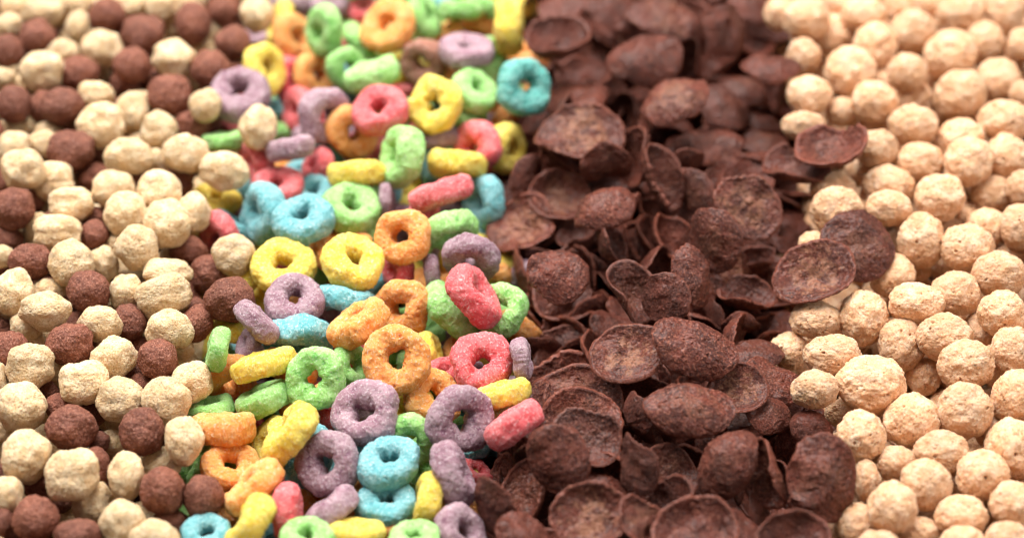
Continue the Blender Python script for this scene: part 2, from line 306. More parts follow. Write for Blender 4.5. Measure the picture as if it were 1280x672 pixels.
# ---------------------------------------------------------------- the pieces
# kind; variant; x y z in 0.01 mm; quaternion *1000; scale in 0.01 mm (3); extra; label
DATA = """brown;8;-13853 10160 2880 267 -644 662 274 200 200 189;;mostly hidden brown cocoa puff, 0 percent across and 1 percent down the photo
cream;0;-13450 9958 3041 924 -383 25 -10 333 328 333;;small cream corn puff, 1 percent across and 1 percent down the photo
cream;13;-12596 9703 3025 620 -257 -685 284 443 502 620;;cream corn puff above a brown puff, 4 percent across and 2 percent down the photo
cream;1;-12259 10759 2488 -6 -2 -383 924 223 200 210;;small cream corn puff, 6 percent across and 1 percent down the photo
cream;4;-11597 10078 3000 268 647 273 659 356 347 356;;small cream corn puff, 8 percent across and 1 percent down the photo
cream;4;-13444 9189 3000 -15 -36 382 923 374 363 352;;small cream corn puff, 1 percent across and 4 percent down the photo
brown;7;-12601 8685 3000 15 6 -383 924 503 503 487;;brown cocoa puff above a cream puff, 4 percent across and 7 percent down the photo
brown;11;-13319 8120 3000 648 284 -659 -257 411 435 435;;brown cocoa puff above a cream puff, 1 percent across and 10 percent down the photo
cream;2;-11602 9259 2943 43 18 -382 923 308 418 364;;small cream corn puff, 8 percent across and 5 percent down the photo
cream;3;-11826 9404 2386 643 294 663 247 313 306 350;;mostly hidden cream corn puff, 7 percent across and 7 percent down the photo
brown;7;-10842 9582 3012 642 297 664 244 498 509 509;;brown cocoa puff above a cream puff, 11 percent across and 3 percent down the photo
cream;5;-10414 10274 2790 8 -19 924 383 422 400 395;;cream corn puff above a brown puff, 13 percent across and 1 percent down the photo
cream;11;-9356 9854 3123 -382 923 30 12 489 445 469;;cream corn puff, 16 percent across and 2 percent down the photo
brown;3;-9811 8819 3000 289 -645 -252 661 513 504 570;;brown cocoa puff below a cream puff, 14 percent across and 6 percent down the photo
cream;11;-9135 9736 2448 681 282 -259 624 330 330 335;;small cream corn puff, 17 percent across and 6 percent down the photo
brown;8;-8505 9208 3039 383 924 6 15 485 512 573;;brown cocoa puff above a cream puff, 19 percent across and 4 percent down the photo
brown;7;-7728 9803 3000 -283 683 623 258 421 421 421;;brown cocoa puff above a cream puff, 22 percent across and 2 percent down the photo
cream;8;-6856 9665 3000 634 -263 -672 278 465 456 465;;cream corn puff left of an orange ring, at top left
brown;7;-7396 8451 3000 383 924 -2 -5 480 472 480;;brown cocoa puff, 23 percent across and 8 percent down the photo
cream;5;-8071 9495 2478 659 -273 -648 268 263 256 263;;small cream corn puff, 21 percent across and 6 percent down the photo
cream;2;-8302 9032 2302 -256 619 686 284 326 326 329;;small cream corn puff, 20 percent across and 9 percent down the photo
brown;5;-7891 7389 2981 649 280 657 261 490 517 517;;brown cocoa puff below a cream puff, 20 percent across and 13 percent down the photo
cream;13;-8875 7693 3081 -25 -10 -383 924 563 563 566;;cream corn puff above a brown puff, 17 percent across and 11 percent down the photo
cream;11;-10831 8251 2946 664 242 -641 -298 514 544 544;;cream corn puff below a brown puff, 10 percent across and 9 percent down the photo
cream;13;-11860 8147 2896 -382 923 29 12 434 413 401;;cream corn puff, 6 percent across and 9 percent down the photo
cream;8;-12273 7232 3059 42 -17 923 -382 581 554 538;;cream corn puff above a brown puff, 4 percent across and 13 percent down the photo
brown;6;-11361 7465 2781 -281 649 -260 658 497 452 559;;brown cocoa puff, 8 percent across and 13 percent down the photo
brown;4;-9935 7428 3085 619 -256 686 -284 475 481 497;;brown cocoa puff, 13 percent across and 12 percent down the photo
brown;0;-10205 7551 2352 646 268 -273 660 385 407 394;;brown cocoa puff above a cream puff, 12 percent across and 16 percent down the photo
brown;8;-9315 7716 2349 -277 669 637 264 365 386 382;;mostly hidden brown cocoa puff, 15 percent across and 14 percent down the photo
brown;1;-8845 6342 3000 631 261 279 -675 532 575 535;;brown cocoa puff above a cream puff, 17 percent across and 17 percent down the photo
cream;3;-10798 6572 2830 620 257 284 -685 341 468 390;;cream corn puff, 9 percent across and 17 percent down the photo
cream;2;-13275 7186 2880 924 -383 21 -9 301 287 279;;small cream corn puff, 1 percent across and 14 percent down the photo
cream;10;-13074 7431 2398 382 923 13 32 299 284 278;;mostly hidden cream corn puff, 2 percent across and 15 percent down the photo
brown;8;-12733 5746 3189 382 923 12 29 466 477 487;;brown cocoa puff, 1 percent across and 19 percent down the photo
brown;10;-12124 6233 2658 629 261 -280 676 465 423 420;;brown cocoa puff below a cream puff, 4 percent across and 20 percent down the photo
brown;1;-11520 5775 3110 654 -270 272 653 550 572 508;;brown cocoa puff below a cream puff, 6 percent across and 20 percent down the photo
cream;8;-7843 5745 3163 272 656 270 651 424 424 424;;cream corn puff, 20 percent across and 20 percent down the photo
brown;1;-8251 5706 2516 -259 624 681 282 420 462 447;;brown cocoa puff above a cream puff, 19 percent across and 23 percent down the photo
cream;0;-10489 5231 2934 -298 641 -243 664 585 567 629;;large cream corn puff, 10 percent across and 23 percent down the photo
cream;5;-9766 5883 2799 281 679 260 627 528 469 443;;cream corn puff below a brown puff, 13 percent across and 20 percent down the photo
cream;6;-9619 6784 2456 -287 -646 660 -254 271 297 276;;mostly hidden cream corn puff, 14 percent across and 18 percent down the photo
cream;10;-8978 5043 2938 5 2 -383 924 461 502 482;;cream corn puff below a brown puff, 15 percent across and 24 percent down the photo
cream;4;-12768 5730 2412 -276 -651 656 -265 403 461 377;;cream corn puff below a brown puff, 2 percent across and 23 percent down the photo
cream;2;-11928 5413 2473 652 275 -655 -267 365 334 418;;mostly hidden cream corn puff, 5 percent across and 24 percent down the photo
cream;12;-12571 4383 2876 656 -272 -650 269 456 421 415;;cream corn puff above a cream puff, 1 percent across and 26 percent down the photo
cream;1;-11909 4794 2697 620 257 -284 685 354 395 367;;cream corn puff, 4 percent across and 26 percent down the photo
brown;3;-11148 4402 2804 284 -647 -257 659 568 518 601;;large brown cocoa puff, 7 percent across and 28 percent down the photo
cream;5;-12119 3304 3180 236 666 -638 304 504 535 514;;cream corn puff below a cream puff, 2 percent across and 31 percent down the photo
cream;1;-11481 3535 2587 244 664 -642 297 487 491 491;;cream corn puff below a brown puff, 5 percent across and 33 percent down the photo
cream;6;-9585 3922 3048 621 257 283 -684 455 620 520;;large cream corn puff, 13 percent across and 29 percent down the photo
cream;4;-9036 4258 2553 661 -250 291 645 346 309 371;;small cream corn puff, 16 percent across and 30 percent down the photo
cream;9;-8168 3908 3169 16 38 382 923 559 533 518;;cream corn puff above a brown puff and left of a green ring at top left
brown;11;-10603 4094 2180 674 -279 -631 262 389 405 410;;brown cocoa puff, 9 percent across and 33 percent down the photo
brown;13;-10508 4944 2178 14 6 -383 924 290 290 291;;small brown cocoa puff, 10 percent across and 29 percent down the photo
brown;5;-8422 3667 2410 656 272 269 -650 388 409 389;;brown cocoa puff above a cream puff, 18 percent across and 34 percent down the photo
brown;9;-9470 3877 2270 -383 924 -24 -10 327 327 327;;mostly hidden brown cocoa puff, 13 percent across and 33 percent down the photo
cream;4;-7203 3469 3002 666 -237 304 639 573 637 493;;large cream corn puff, above a yellow ring and below a green ring
cream;1;-9859 2877 2872 274 663 267 644 489 510 529;;cream corn puff, 11 percent across and 35 percent down the photo
cream;8;-9450 1909 3000 -258 -623 283 682 524 503 544;;cream corn puff above a cream puff, 12 percent across and 39 percent down the photo
cream;2;-8713 2682 3000 619 256 -284 686 529 549 549;;cream corn puff, 16 percent across and 35 percent down the photo
cream;3;-10845 2245 3005 660 -254 -287 -646 484 567 445;;cream corn puff above a cream puff, 7 percent across and 38 percent down the photo
brown;9;-12158 1970 3131 635 263 278 -671 545 505 496;;brown cocoa puff above a brown puff, 2 percent across and 39 percent down the photo
brown;4;-12057 3243 2201 641 265 -276 665 345 345 329;;small brown cocoa puff, 4 percent across and 37 percent down the photo
cream;10;-11021 1262 3000 924 -383 9 -4 580 522 460;;cream corn puff above a cream puff, 5 percent across and 43 percent down the photo
cream;6;-11729 1978 2471 -280 649 -261 657 350 361 361;;small cream corn puff, 3 percent across and 42 percent down the photo
brown;10;-10204 1514 2675 -382 923 -47 -19 379 359 363;;brown cocoa puff above a cream puff, 9 percent across and 44 percent down the photo
brown;3;-10338 2322 2443 -274 662 -645 -267 302 342 318;;small brown cocoa puff, 9 percent across and 40 percent down the photo
brown;4;-12345 1515 2483 -2 -5 383 924 358 345 339;;brown cocoa puff above a cream puff, 1 percent across and 44 percent down the photo
cream;7;-8358 1470 3070 649 281 -658 -260 587 602 602;;large cream corn puff, 16 percent across and 41 percent down the photo
cream;13;-7841 2205 2745 924 -383 5 -2 423 469 524;;cream corn puff below a brown puff, 19 percent across and 39 percent down the photo
cream;0;-9024 657 3051 278 672 -263 -634 536 535 556;;cream corn puff below a cream puff, 13 percent across and 46 percent down the photo
brown;7;-7943 1357 2253 291 -644 -250 662 444 377 495;;brown cocoa puff, 19 percent across and 47 percent down the photo
brown;4;-7326 594 2214 676 280 -261 630 490 530 516;;brown cocoa puff, 20 percent across and 51 percent down the photo
cream;5;-6712 628 2836 661 274 267 -645 495 514 484;;cream corn puff, above a brown puff and below a pink ring
cream;2;-12328 737 2674 383 924 7 17 316 310 297;;small cream corn puff, 0 percent across and 47 percent down the photo
brown;13;-11529 244 3000 -278 670 636 263 454 533 485;;brown cocoa puff above a cream puff, 3 percent across and 48 percent down the photo
cream;4;-10500 82 3080 278 650 657 -263 561 532 571;;cream corn puff, 7 percent across and 48 percent down the photo
cream;4;-9890 537 2626 -43 18 923 -382 414 417 433;;cream corn puff below a brown puff, 10 percent across and 49 percent down the photo
cream;6;-9675 1454 2460 36 -15 923 -382 239 229 219;;small cream corn puff, 11 percent across and 45 percent down the photo
cream;0;-8247 11 2827 -9 4 924 -383 569 461 392;;cream corn puff, 16 percent across and 50 percent down the photo
cream;11;-11750 -801 3000 -279 650 -262 657 526 584 448;;cream corn puff below a brown puff, 1 percent across and 54 percent down the photo
cream;3;-11077 -294 2537 -264 637 670 277 312 409 352;;cream corn puff above a cream puff, 5 percent across and 53 percent down the photo
cream;13;-10908 -1515 3141 -38 -16 -382 923 599 483 548;;large cream corn puff, 4 percent across and 58 percent down the photo
cream;3;-11453 -1453 2561 282 680 -259 -625 345 358 364;;cream corn puff above a cream puff, 2 percent across and 61 percent down the photo
brown;4;-9998 -755 3007 239 665 -640 301 485 526 487;;brown cocoa puff above a cream puff, 9 percent across and 54 percent down the photo
cream;10;-9159 -644 2866 631 -261 -675 279 428 411 389;;cream corn puff, 12 percent across and 54 percent down the photo
cream;12;-8203 -921 3014 -51 -122 379 916 641 534 486;;large cream corn puff, 16 percent across and 55 percent down the photo
cream;4;-9575 -1822 3030 277 669 264 637 461 474 518;;cream corn puff below a brown puff, 10 percent across and 60 percent down the photo
brown;3;-8977 -1434 2651 639 265 -276 667 423 384 397;;brown cocoa puff above a cream puff, 13 percent across and 60 percent down the photo
brown;12;-7431 -1474 2638 818 -339 -429 178 480 416 384;;brown cocoa puff, 20 percent across and 60 percent down the photo
brown;7;-7587 -594 2324 383 924 8 19 271 253 232;;mostly hidden brown cocoa puff, 19 percent across and 56 percent down the photo
brown;11;-6648 -1038 3000 682 282 258 -623 524 582 559;;large brown cocoa puff, 22 percent across and 55 percent down the photo
cream;2;-7967 -2054 3031 383 924 6 16 555 536 517;;cream corn puff above a brown puff, 17 percent across and 61 percent down the photo
brown;3;-10211 -2498 3017 -273 -652 654 -268 519 533 495;;large brown cocoa puff, 7 percent across and 64 percent down the photo
brown;9;-11618 -2547 2826 685 -284 620 -257 531 502 474;;brown cocoa puff, 1 percent across and 64 percent down the photo
cream;13;-11131 -1448 2061 383 924 -1 -3 343 323 343;;mostly hidden cream corn puff, 4 percent across and 63 percent down the photo
cream;1;-11017 -3225 3072 7 18 383 924 528 523 528;;cream corn puff above a cream puff, 3 percent across and 68 percent down the photo
cream;13;-9116 -2859 3000 654 271 -270 652 492 549 490;;cream corn puff below a brown puff, 11 percent across and 66 percent down the photo
brown;4;-8127 -2963 3032 625 259 -282 681 473 473 448;;brown cocoa puff above a cream puff, 15 percent across and 67 percent down the photo
cream;3;-9727 -3717 3073 629 -261 -677 280 506 521 562;;large cream corn puff, 8 percent across and 71 percent down the photo
cream;9;-7305 -3485 2844 644 267 -274 662 450 468 456;;cream corn puff, 19 percent across and 71 percent down the photo
brown;7;-8501 -3288 2489 -256 619 686 284 337 318 333;;small brown cocoa puff, 14 percent across and 71 percent down the photo
brown;10;-8835 -1705 2142 256 618 284 686 247 247 247;;small brown cocoa puff, 14 percent across and 64 percent down the photo
brown;10;-10839 -3340 2300 654 269 -653 -272 345 298 410;;mostly hidden brown cocoa puff, 5 percent across and 72 percent down the photo
cream;4;-10639 -2644 2330 -383 923 -28 -12 264 264 249;;mostly hidden cream corn puff, 6 percent across and 69 percent down the photo
cream;7;-11033 -4385 3007 661 252 -645 -289 547 556 593;;large cream corn puff, 2 percent across and 75 percent down the photo
cream;10;-8847 -4162 3000 3 1 -383 924 539 521 522;;cream corn puff below a cream puff, 12 percent across and 74 percent down the photo
cream;7;-7786 -4235 3054 -30 -12 -382 923 539 558 520;;cream corn puff below a brown puff, 16 percent across and 74 percent down the photo
brown;4;-10282 -4007 2580 -277 668 638 264 315 352 323;;brown cocoa puff, 5 percent across and 75 percent down the photo
brown;4;-9812 -5025 3005 273 660 268 647 533 540 570;;large brown cocoa puff, 7 percent across and 80 percent down the photo
brown;2;-9270 -5004 2516 -249 662 -292 644 237 238 238;;small brown cocoa puff, 10 percent across and 82 percent down the photo
brown;10;-9568 -3902 2297 257 -621 684 283 352 370 357;;mostly hidden brown cocoa puff, 9 percent across and 77 percent down the photo
brown;2;-8200 -5257 3136 663 -275 643 -266 550 509 514;;large brown cocoa puff, 14 percent across and 80 percent down the photo
cream;0;-7220 -5560 3217 266 642 275 665 530 499 457;;cream corn puff, 18 percent across and 82 percent down the photo
cream;11;-10696 -5976 3164 658 -258 283 648 572 545 581;;large cream corn puff, 3 percent across and 85 percent down the photo
cream;12;-9579 -6530 3200 239 665 -640 301 550 577 577;;large cream corn puff, 7 percent across and 88 percent down the photo
brown;10;-9239 -5752 2571 647 -285 -256 -659 351 308 434;;small brown cocoa puff, 10 percent across and 86 percent down the photo
cream;6;-9218 -6658 2368 639 303 -666 -238 445 446 481;;cream corn puff above a brown puff, 9 percent across and 94 percent down the photo
cream;2;-8433 -6409 3000 648 283 658 258 459 541 414;;cream corn puff, 12 percent across and 88 percent down the photo
cream;8;-7811 -5605 2451 284 685 -257 -620 380 418 453;;cream corn puff above a brown puff, 16 percent across and 86 percent down the photo
brown;3;-7599 -6886 3115 661 250 -644 -291 493 502 484;;brown cocoa puff above a cream puff, 16 percent across and 91 percent down the photo
brown;6;-6712 -6913 2929 659 273 268 -647 501 429 437;;brown cocoa puff, just above a blue ring
brown;12;-10462 -6104 2358 -3 -8 383 924 413 374 359;;brown cocoa puff below a cream puff, 4 percent across and 91 percent down the photo
brown;8;-10095 -6168 1879 -9 -4 -383 924 339 303 311;;mostly hidden brown cocoa puff, 6 percent across and 94 percent down the photo
cream;12;-10938 -6988 3076 273 659 -268 -647 394 351 340;;cream corn puff, 1 percent across and 92 percent down the photo
brown;5;-10219 -7591 3000 -19 46 923 382 514 496 476;;large brown cocoa puff, 3 percent across and 96 percent down the photo
brown;6;-9279 -8048 3000 684 -283 621 -257 387 455 528;;large brown cocoa puff, 8 percent across and 98 percent down the photo
cream;5;-8340 -7715 3046 -382 923 -32 -13 478 478 485;;cream corn puff, 12 percent across and 96 percent down the photo
brown;0;-7454 -7296 2439 923 -382 39 -16 424 376 354;;brown cocoa puff, just left of a blue ring
cream;12;-7608 -8277 3045 270 -651 655 272 491 544 525;;large cream corn puff, 15 percent across and 98 percent down the photo
brown;13;-10986 -7562 2855 -5 -2 -383 924 248 319 269;;small brown cocoa puff, 1 percent across and 97 percent down the photo
cream;4;-6405 4757 3272 -382 923 -46 -19 524 566 537;;cream corn puff, just right of a green ring
brown;2;-11236 -5831 2445 650 269 272 -656 325 289 300;;mostly hidden brown cocoa puff, 0 percent across and 87 percent down the photo
cream;4;-9026 -4710 2173 -258 624 682 282 329 329 312;;small cream corn puff, 11 percent across and 82 percent down the photo
brown;13;-6738 -7390 2363 -9 22 924 383 318 282 286;;mostly hidden brown cocoa puff, just below a blue ring
cream;12;-11486 -4676 2466 38 -16 923 -382 257 256 257;;small cream corn puff, 0 percent across and 81 percent down the photo
cream;13;-7749 -1987 2333 383 924 -7 -16 304 287 266;;small cream corn puff, 18 percent across and 66 percent down the photo
gold;2;7212 9744 2937 -260 627 678 281 441 441 424;;small golden corn ball, 76 percent across and 3 percent down the photo
gold;5;7837 9136 3261 644 -292 249 662 600 617 572;;golden corn ball above a golden ball, 79 percent across and 4 percent down the photo
gold;12;8872 10190 2939 -267 655 -274 652 398 400 444;;mostly hidden golden corn ball, 81 percent across and 1 percent down the photo
gold;9;9408 9420 3196 -257 -619 284 685 487 546 619;;golden corn ball above a golden ball, 84 percent across and 2 percent down the photo
gold;3;10550 9904 3084 244 664 -642 297 503 533 489;;golden corn ball above a golden ball, 88 percent across and 1 percent down the photo
gold;5;11486 10729 2513 -244 664 -297 642 340 356 356;;small golden corn ball, 91 percent across and 1 percent down the photo
gold;10;12019 9597 3055 242 664 -641 299 592 664 531;;golden corn ball above a golden ball, 94 percent across and 3 percent down the photo
gold;4;13087 10841 2452 649 -269 658 -272 356 362 356;;mostly hidden golden corn ball, 96 percent across and 1 percent down the photo
gold;4;13242 9596 3056 -245 663 -296 642 526 598 509;;golden corn ball, 98 percent across and 3 percent down the photo
gold;9;8604 9295 2558 247 662 -643 294 573 590 568;;golden corn ball above a golden ball, 81 percent across and 7 percent down the photo
gold;4;9600 8307 3036 924 383 -5 11 566 610 575;;golden corn ball below a golden ball, 86 percent across and 8 percent down the photo
gold;10;10666 8866 3016 -270 652 655 271 614 614 626;;golden corn ball below a golden ball, 89 percent across and 6 percent down the photo
gold;7;7685 7884 2977 278 671 -263 -635 518 479 453;;golden corn ball, 79 percent across and 10 percent down the photo
gold;4;8823 7186 3071 677 280 260 -629 666 666 663;;golden corn ball below a golden ball, 83 percent across and 13 percent down the photo
gold;5;10261 6980 3217 648 268 -273 659 495 516 479;;golden corn ball above a golden ball, 89 percent across and 13 percent down the photo
gold;7;11517 7828 3078 -382 923 45 19 694 694 679;;golden corn ball above a golden ball, 93 percent across and 10 percent down the photo
gold;4;12566 8626 2884 657 261 -649 -280 516 546 546;;golden corn ball above a golden ball, 96 percent across and 8 percent down the photo
gold;13;13444 8246 3141 267 644 274 662 436 396 371;;small golden corn ball, 99 percent across and 8 percent down the photo
gold;5;13347 8499 2522 662 -274 644 -267 369 375 390;;mostly hidden golden corn ball, 99 percent across and 11 percent down the photo
gold;4;12675 6970 2900 277 668 -265 -639 621 611 621;;golden corn ball above a golden ball, 98 percent across and 14 percent down the photo
gold;4;13158 6265 3093 271 -653 653 271 362 341 346;;small golden corn ball, 99 percent across and 17 percent down the photo
gold;1;11592 6336 3005 629 -261 676 -280 660 671 681;;golden corn ball above a golden ball, 94 percent across and 18 percent down the photo
gold;0;7635 6140 3146 -5 -11 383 924 572 554 530;;golden corn ball above a dark flake, 79 percent across and 18 percent down the photo
gold;10;8511 6015 2711 -264 -638 277 668 379 367 400;;small golden corn ball, 82 percent across and 21 percent down the photo
gold;6;9283 5849 3208 19 46 382 923 594 548 551;;golden corn ball, 85 percent across and 19 percent down the photo
gold;12;10514 6825 2365 923 382 -15 36 552 530 529;;golden corn ball above a golden ball, 90 percent across and 18 percent down the photo
gold;4;10191 5091 3058 13 30 382 923 629 598 545;;golden corn ball above a golden ball, 89 percent across and 23 percent down the photo
gold;1;7405 4961 3146 651 -277 -264 -656 454 564 397;;golden corn ball above a dark flake, 78 percent across and 23 percent down the photo
gold;2;9374 5874 2423 -13 -33 382 923 357 337 315;;small golden corn ball, 85 percent across and 23 percent down the photo
gold;9;11233 6714 2047 640 -301 240 665 355 359 338;;mostly hidden golden corn ball, 92 percent across and 22 percent down the photo
gold;8;11396 4803 2879 296 642 663 -245 525 605 501;;golden corn ball above a golden ball, 94 percent across and 25 percent down the photo
gold;11;12518 5192 3105 47 19 -382 923 673 568 618;;golden corn ball above a golden ball, 98 percent across and 22 percent down the photo
gold;8;9830 7490 2430 6 -2 924 -383 342 332 342;;mostly hidden golden corn ball, 86 percent across and 15 percent down the photo
gold;3;9173 4092 3138 660 -255 286 647 512 539 498;;golden corn ball, 86 percent across and 28 percent down the photo
gold;6;10197 3781 2987 -262 -632 279 674 495 537 619;;golden corn ball above a golden ball, 90 percent across and 30 percent down the photo
gold;6;11367 3590 3161 277 668 -264 -638 619 604 639;;golden corn ball below a golden ball, 95 percent across and 30 percent down the photo
gold;11;12458 3994 2955 -262 -633 279 673 579 586 579;;golden corn ball above a golden ball, 98 percent across and 29 percent down the photo
gold;7;8832 4249 2369 -6 15 924 383 370 493 438;;small golden corn ball, 84 percent across and 32 percent down the photo
gold;11;7974 3019 2821 654 -270 271 653 476 590 407;;golden corn ball below a dark flake, 81 percent across and 34 percent down the photo
gold;4;7941 1953 3066 652 270 271 -654 584 645 580;;golden corn ball below a dark flake, 81 percent across and 38 percent down the photo
gold;9;7714 4281 883 -280 676 630 261 342 322 324;;mostly hidden golden corn ball, 79 percent across and 38 percent down the photo
gold;10;7320 937 2829 -237 666 -304 638 381 357 396;;mostly hidden golden corn ball, 79 percent across and 44 percent down the photo
gold;5;9350 3025 2789 279 675 262 631 570 615 652;;golden corn ball above a golden ball, 87 percent across and 34 percent down the photo
gold;2;9244 2047 3058 663 -246 295 643 484 565 444;;golden corn ball below a golden ball, 87 percent across and 39 percent down the photo
gold;9;10504 2406 3070 20 8 -383 924 649 609 614;;golden corn ball above a golden ball, 92 percent across and 37 percent down the photo
gold;8;9930 1092 2868 -272 653 -269 654 611 677 577;;golden corn ball, 90 percent across and 45 percent down the photo
gold;9;10970 668 3040 274 661 -267 -646 595 593 635;;golden corn ball above a golden ball, 94 percent across and 46 percent down the photo
gold;8;10813 1977 2391 677 -280 -629 260 300 306 320;;mostly hidden golden corn ball, 93 percent across and 42 percent down the photo
gold;3;11990 3125 2532 660 254 -646 -287 458 447 508;;golden corn ball above a golden ball, 97 percent across and 36 percent down the photo
gold;7;12607 2825 3002 655 -271 651 -270 448 411 408;;small golden corn ball, 99 percent across and 35 percent down the photo
gold;2;11620 1723 2690 -17 -7 -383 924 501 501 503;;golden corn ball below a golden ball, 96 percent across and 41 percent down the photo
gold;0;12367 1306 3120 -4 9 924 383 541 561 520;;golden corn ball, 99 percent across and 42 percent down the photo
gold;5;11151 2411 2385 262 657 650 -279 291 302 282;;small golden corn ball, 94 percent across and 40 percent down the photo
gold;1;9174 231 2496 -274 652 -267 655 551 548 548;;golden corn ball, 87 percent across and 51 percent down the photo
gold;7;12211 1185 2257 382 923 -19 -46 475 443 395;;mostly hidden golden corn ball, 99 percent across and 47 percent down the photo
gold;12;11556 -260 3072 383 924 2 4 628 586 549;;golden corn ball above a golden ball, 98 percent across and 51 percent down the photo
gold;0;10914 802 2198 654 -270 271 653 385 433 354;;mostly hidden golden corn ball, 93 percent across and 50 percent down the photo
gold;3;9935 925 2047 924 -383 -19 8 314 297 295;;small golden corn ball, 90 percent across and 51 percent down the photo
gold;5;8308 -1235 2606 7 16 383 924 596 611 654;;golden corn ball, 84 percent across and 59 percent down the photo
gold;9;9501 -1128 2984 -284 685 620 257 523 658 577;;large golden corn ball, 89 percent across and 56 percent down the photo
gold;6;10488 -735 2905 924 -383 14 -6 583 555 545;;golden corn ball above a golden ball, 94 percent across and 54 percent down the photo
gold;7;11419 -1665 3190 -48 20 923 -382 578 584 578;;golden corn ball above a golden ball, 98 percent across and 58 percent down the photo
gold;4;7173 -1284 2575 246 663 643 -295 536 595 480;;golden corn ball below a dark flake, 80 percent across and 59 percent down the photo
gold;7;6550 -1687 1956 284 -648 -257 659 448 454 473;;golden corn ball above a dark flake, 77 percent across and 65 percent down the photo
gold;6;7358 -2817 2982 647 -285 257 659 552 642 510;;large golden corn ball, 81 percent across and 66 percent down the photo
gold;9;6814 -4064 3215 -277 669 -637 -264 465 540 511;;golden corn ball above a dark flake, 80 percent across and 72 percent down the photo
gold;0;8150 -3737 3041 -383 924 -17 -7 804 673 745;;large golden corn ball, 85 percent across and 71 percent down the photo
gold;9;9105 -1986 2442 3 7 383 924 570 579 608;;golden corn ball below a golden ball, 88 percent across and 64 percent down the photo
gold;7;10043 -2186 2929 923 382 15 -36 668 572 583;;large golden corn ball, 92 percent across and 62 percent down the photo
gold;1;9664 -2432 1876 18 -42 923 382 413 451 427;;golden corn ball above a golden ball, 90 percent across and 70 percent down the photo
gold;13;10370 -3224 3126 923 -382 -39 16 641 619 585;;large golden corn ball, 94 percent across and 67 percent down the photo
gold;12;10159 -4556 3038 11 28 383 923 629 637 629;;large golden corn ball, 94 percent across and 76 percent down the photo
gold;12;11185 -2558 2373 282 649 658 -260 373 321 471;;mostly hidden golden corn ball, 97 percent across and 70 percent down the photo
gold;3;11505 -2757 3106 660 -254 287 646 518 513 550;;golden corn ball below a golden ball, 98 percent across and 65 percent down the photo
gold;5;11155 -1383 2351 -261 631 675 280 460 498 461;;mostly hidden golden corn ball, 96 percent across and 61 percent down the photo
gold;4;11370 -4138 3054 382 923 -13 -31 558 601 633;;golden corn ball, 99 percent across and 73 percent down the photo
gold;9;8956 -4708 2885 260 -628 678 281 645 626 628;;large golden corn ball, 89 percent across and 78 percent down the photo
gold;3;7611 -3829 2186 -18 -44 382 923 443 367 332;;golden corn ball, 82 percent across and 77 percent down the photo
gold;0;8359 -3630 2100 299 -641 -242 664 348 333 370;;mostly hidden golden corn ball, 86 percent across and 77 percent down the photo
gold;7;7743 -5299 3050 272 656 269 650 585 568 567;;golden corn ball below a golden ball, 84 percent across and 81 percent down the photo
gold;8;9510 -5669 2883 -261 657 -280 649 550 527 636;;large golden corn ball, 92 percent across and 83 percent down the photo
gold;13;10815 -4630 2412 641 -266 665 -276 349 347 367;;mostly hidden golden corn ball, 96 percent across and 80 percent down the photo
gold;12;11086 -5542 2898 680 282 -259 626 692 583 618;;golden corn ball, 98 percent across and 83 percent down the photo
gold;1;8485 -5798 2736 659 256 -647 -285 415 398 453;;golden corn ball below a golden ball, 87 percent across and 86 percent down the photo
gold;0;9012 -6665 3009 646 -287 -254 -660 557 557 575;;golden corn ball below a golden ball, 91 percent across and 90 percent down the photo
gold;4;7821 -6255 2678 641 299 -664 -242 363 449 306;;small golden corn ball, 85 percent across and 89 percent down the photo
gold;9;8168 -7446 3175 268 -648 659 273 605 533 571;;golden corn ball, 87 percent across and 94 percent down the photo
gold;6;7469 -7377 2541 -265 639 668 277 477 459 451;;golden corn ball, 83 percent across and 97 percent down the photo
gold;13;6987 -7350 2174 641 -299 241 665 235 246 246;;mostly hidden golden corn ball, 81 percent across and 99 percent down the photo
gold;12;10321 -6374 2931 923 382 -17 42 594 594 589;;large golden corn ball, 96 percent across and 88 percent down the photo
gold;9;10849 -7241 3058 641 298 664 242 521 499 535;;golden corn ball, 98 percent across and 93 percent down the photo
gold;6;9695 -7468 2930 382 923 14 33 568 498 479;;golden corn ball below a golden ball, 94 percent across and 95 percent down the photo
gold;2;9549 -8430 3130 -6 -15 383 924 491 463 438;;mostly hidden golden corn ball, 94 percent across and 99 percent down the photo
gold;3;8773 -7655 2531 383 923 -11 -27 493 429 387;;golden corn ball, 90 percent across and 98 percent down the photo
gold;10;10537 -8288 3141 0 0 924 -383 492 454 422;;golden corn ball below a golden ball, 98 percent across and 98 percent down the photo
gold;3;10356 -6472 2111 -269 654 272 -653 313 321 321;;mostly hidden golden corn ball, 96 percent across and 95 percent down the photo
gold;0;8362 -5139 2315 -7 -18 383 924 291 260 255;;mostly hidden golden corn ball, 87 percent across and 83 percent down the photo
V;12;-6131 11135 2219 223 -85 348 907 1165 1168 1193;;violet ring above an orange ring and left of a violet ring at top left
V;2;-5032 11114 2123 660 -99 -110 -737 1141 1117 1141;;violet ring standing on its edge, 33 percent across and 1 percent down the photo
Y;12;-6328 10186 2195 841 198 -491 -111 1270 1300 1251;;mostly hidden yellow ring above an orange ring, at top left
O;2;-5908 9363 2419 854 166 492 37 1301 1381 1303;;orange ring leaning with an oval hole right of a cream puff, at top left
G;7;-4979 8651 3218 369 -301 -507 719 1347 1382 1310;;green ring leaning with an oval hole above an orange ring, at top left
P;0;-4092 11133 1941 -450 20 39 892 975 987 988;;pink ring leaning with an oval hole, 35 percent across and 2 percent down the photo
G;8;-4436 11062 1630 510 -67 112 850 1049 1118 1146;;mostly hidden green ring, 34 percent across and 4 percent down the photo
V;7;-7079 10298 1656 988 -130 11 81 970 975 1016;;mostly hidden violet ring, above a yellow ring and below a cream puff
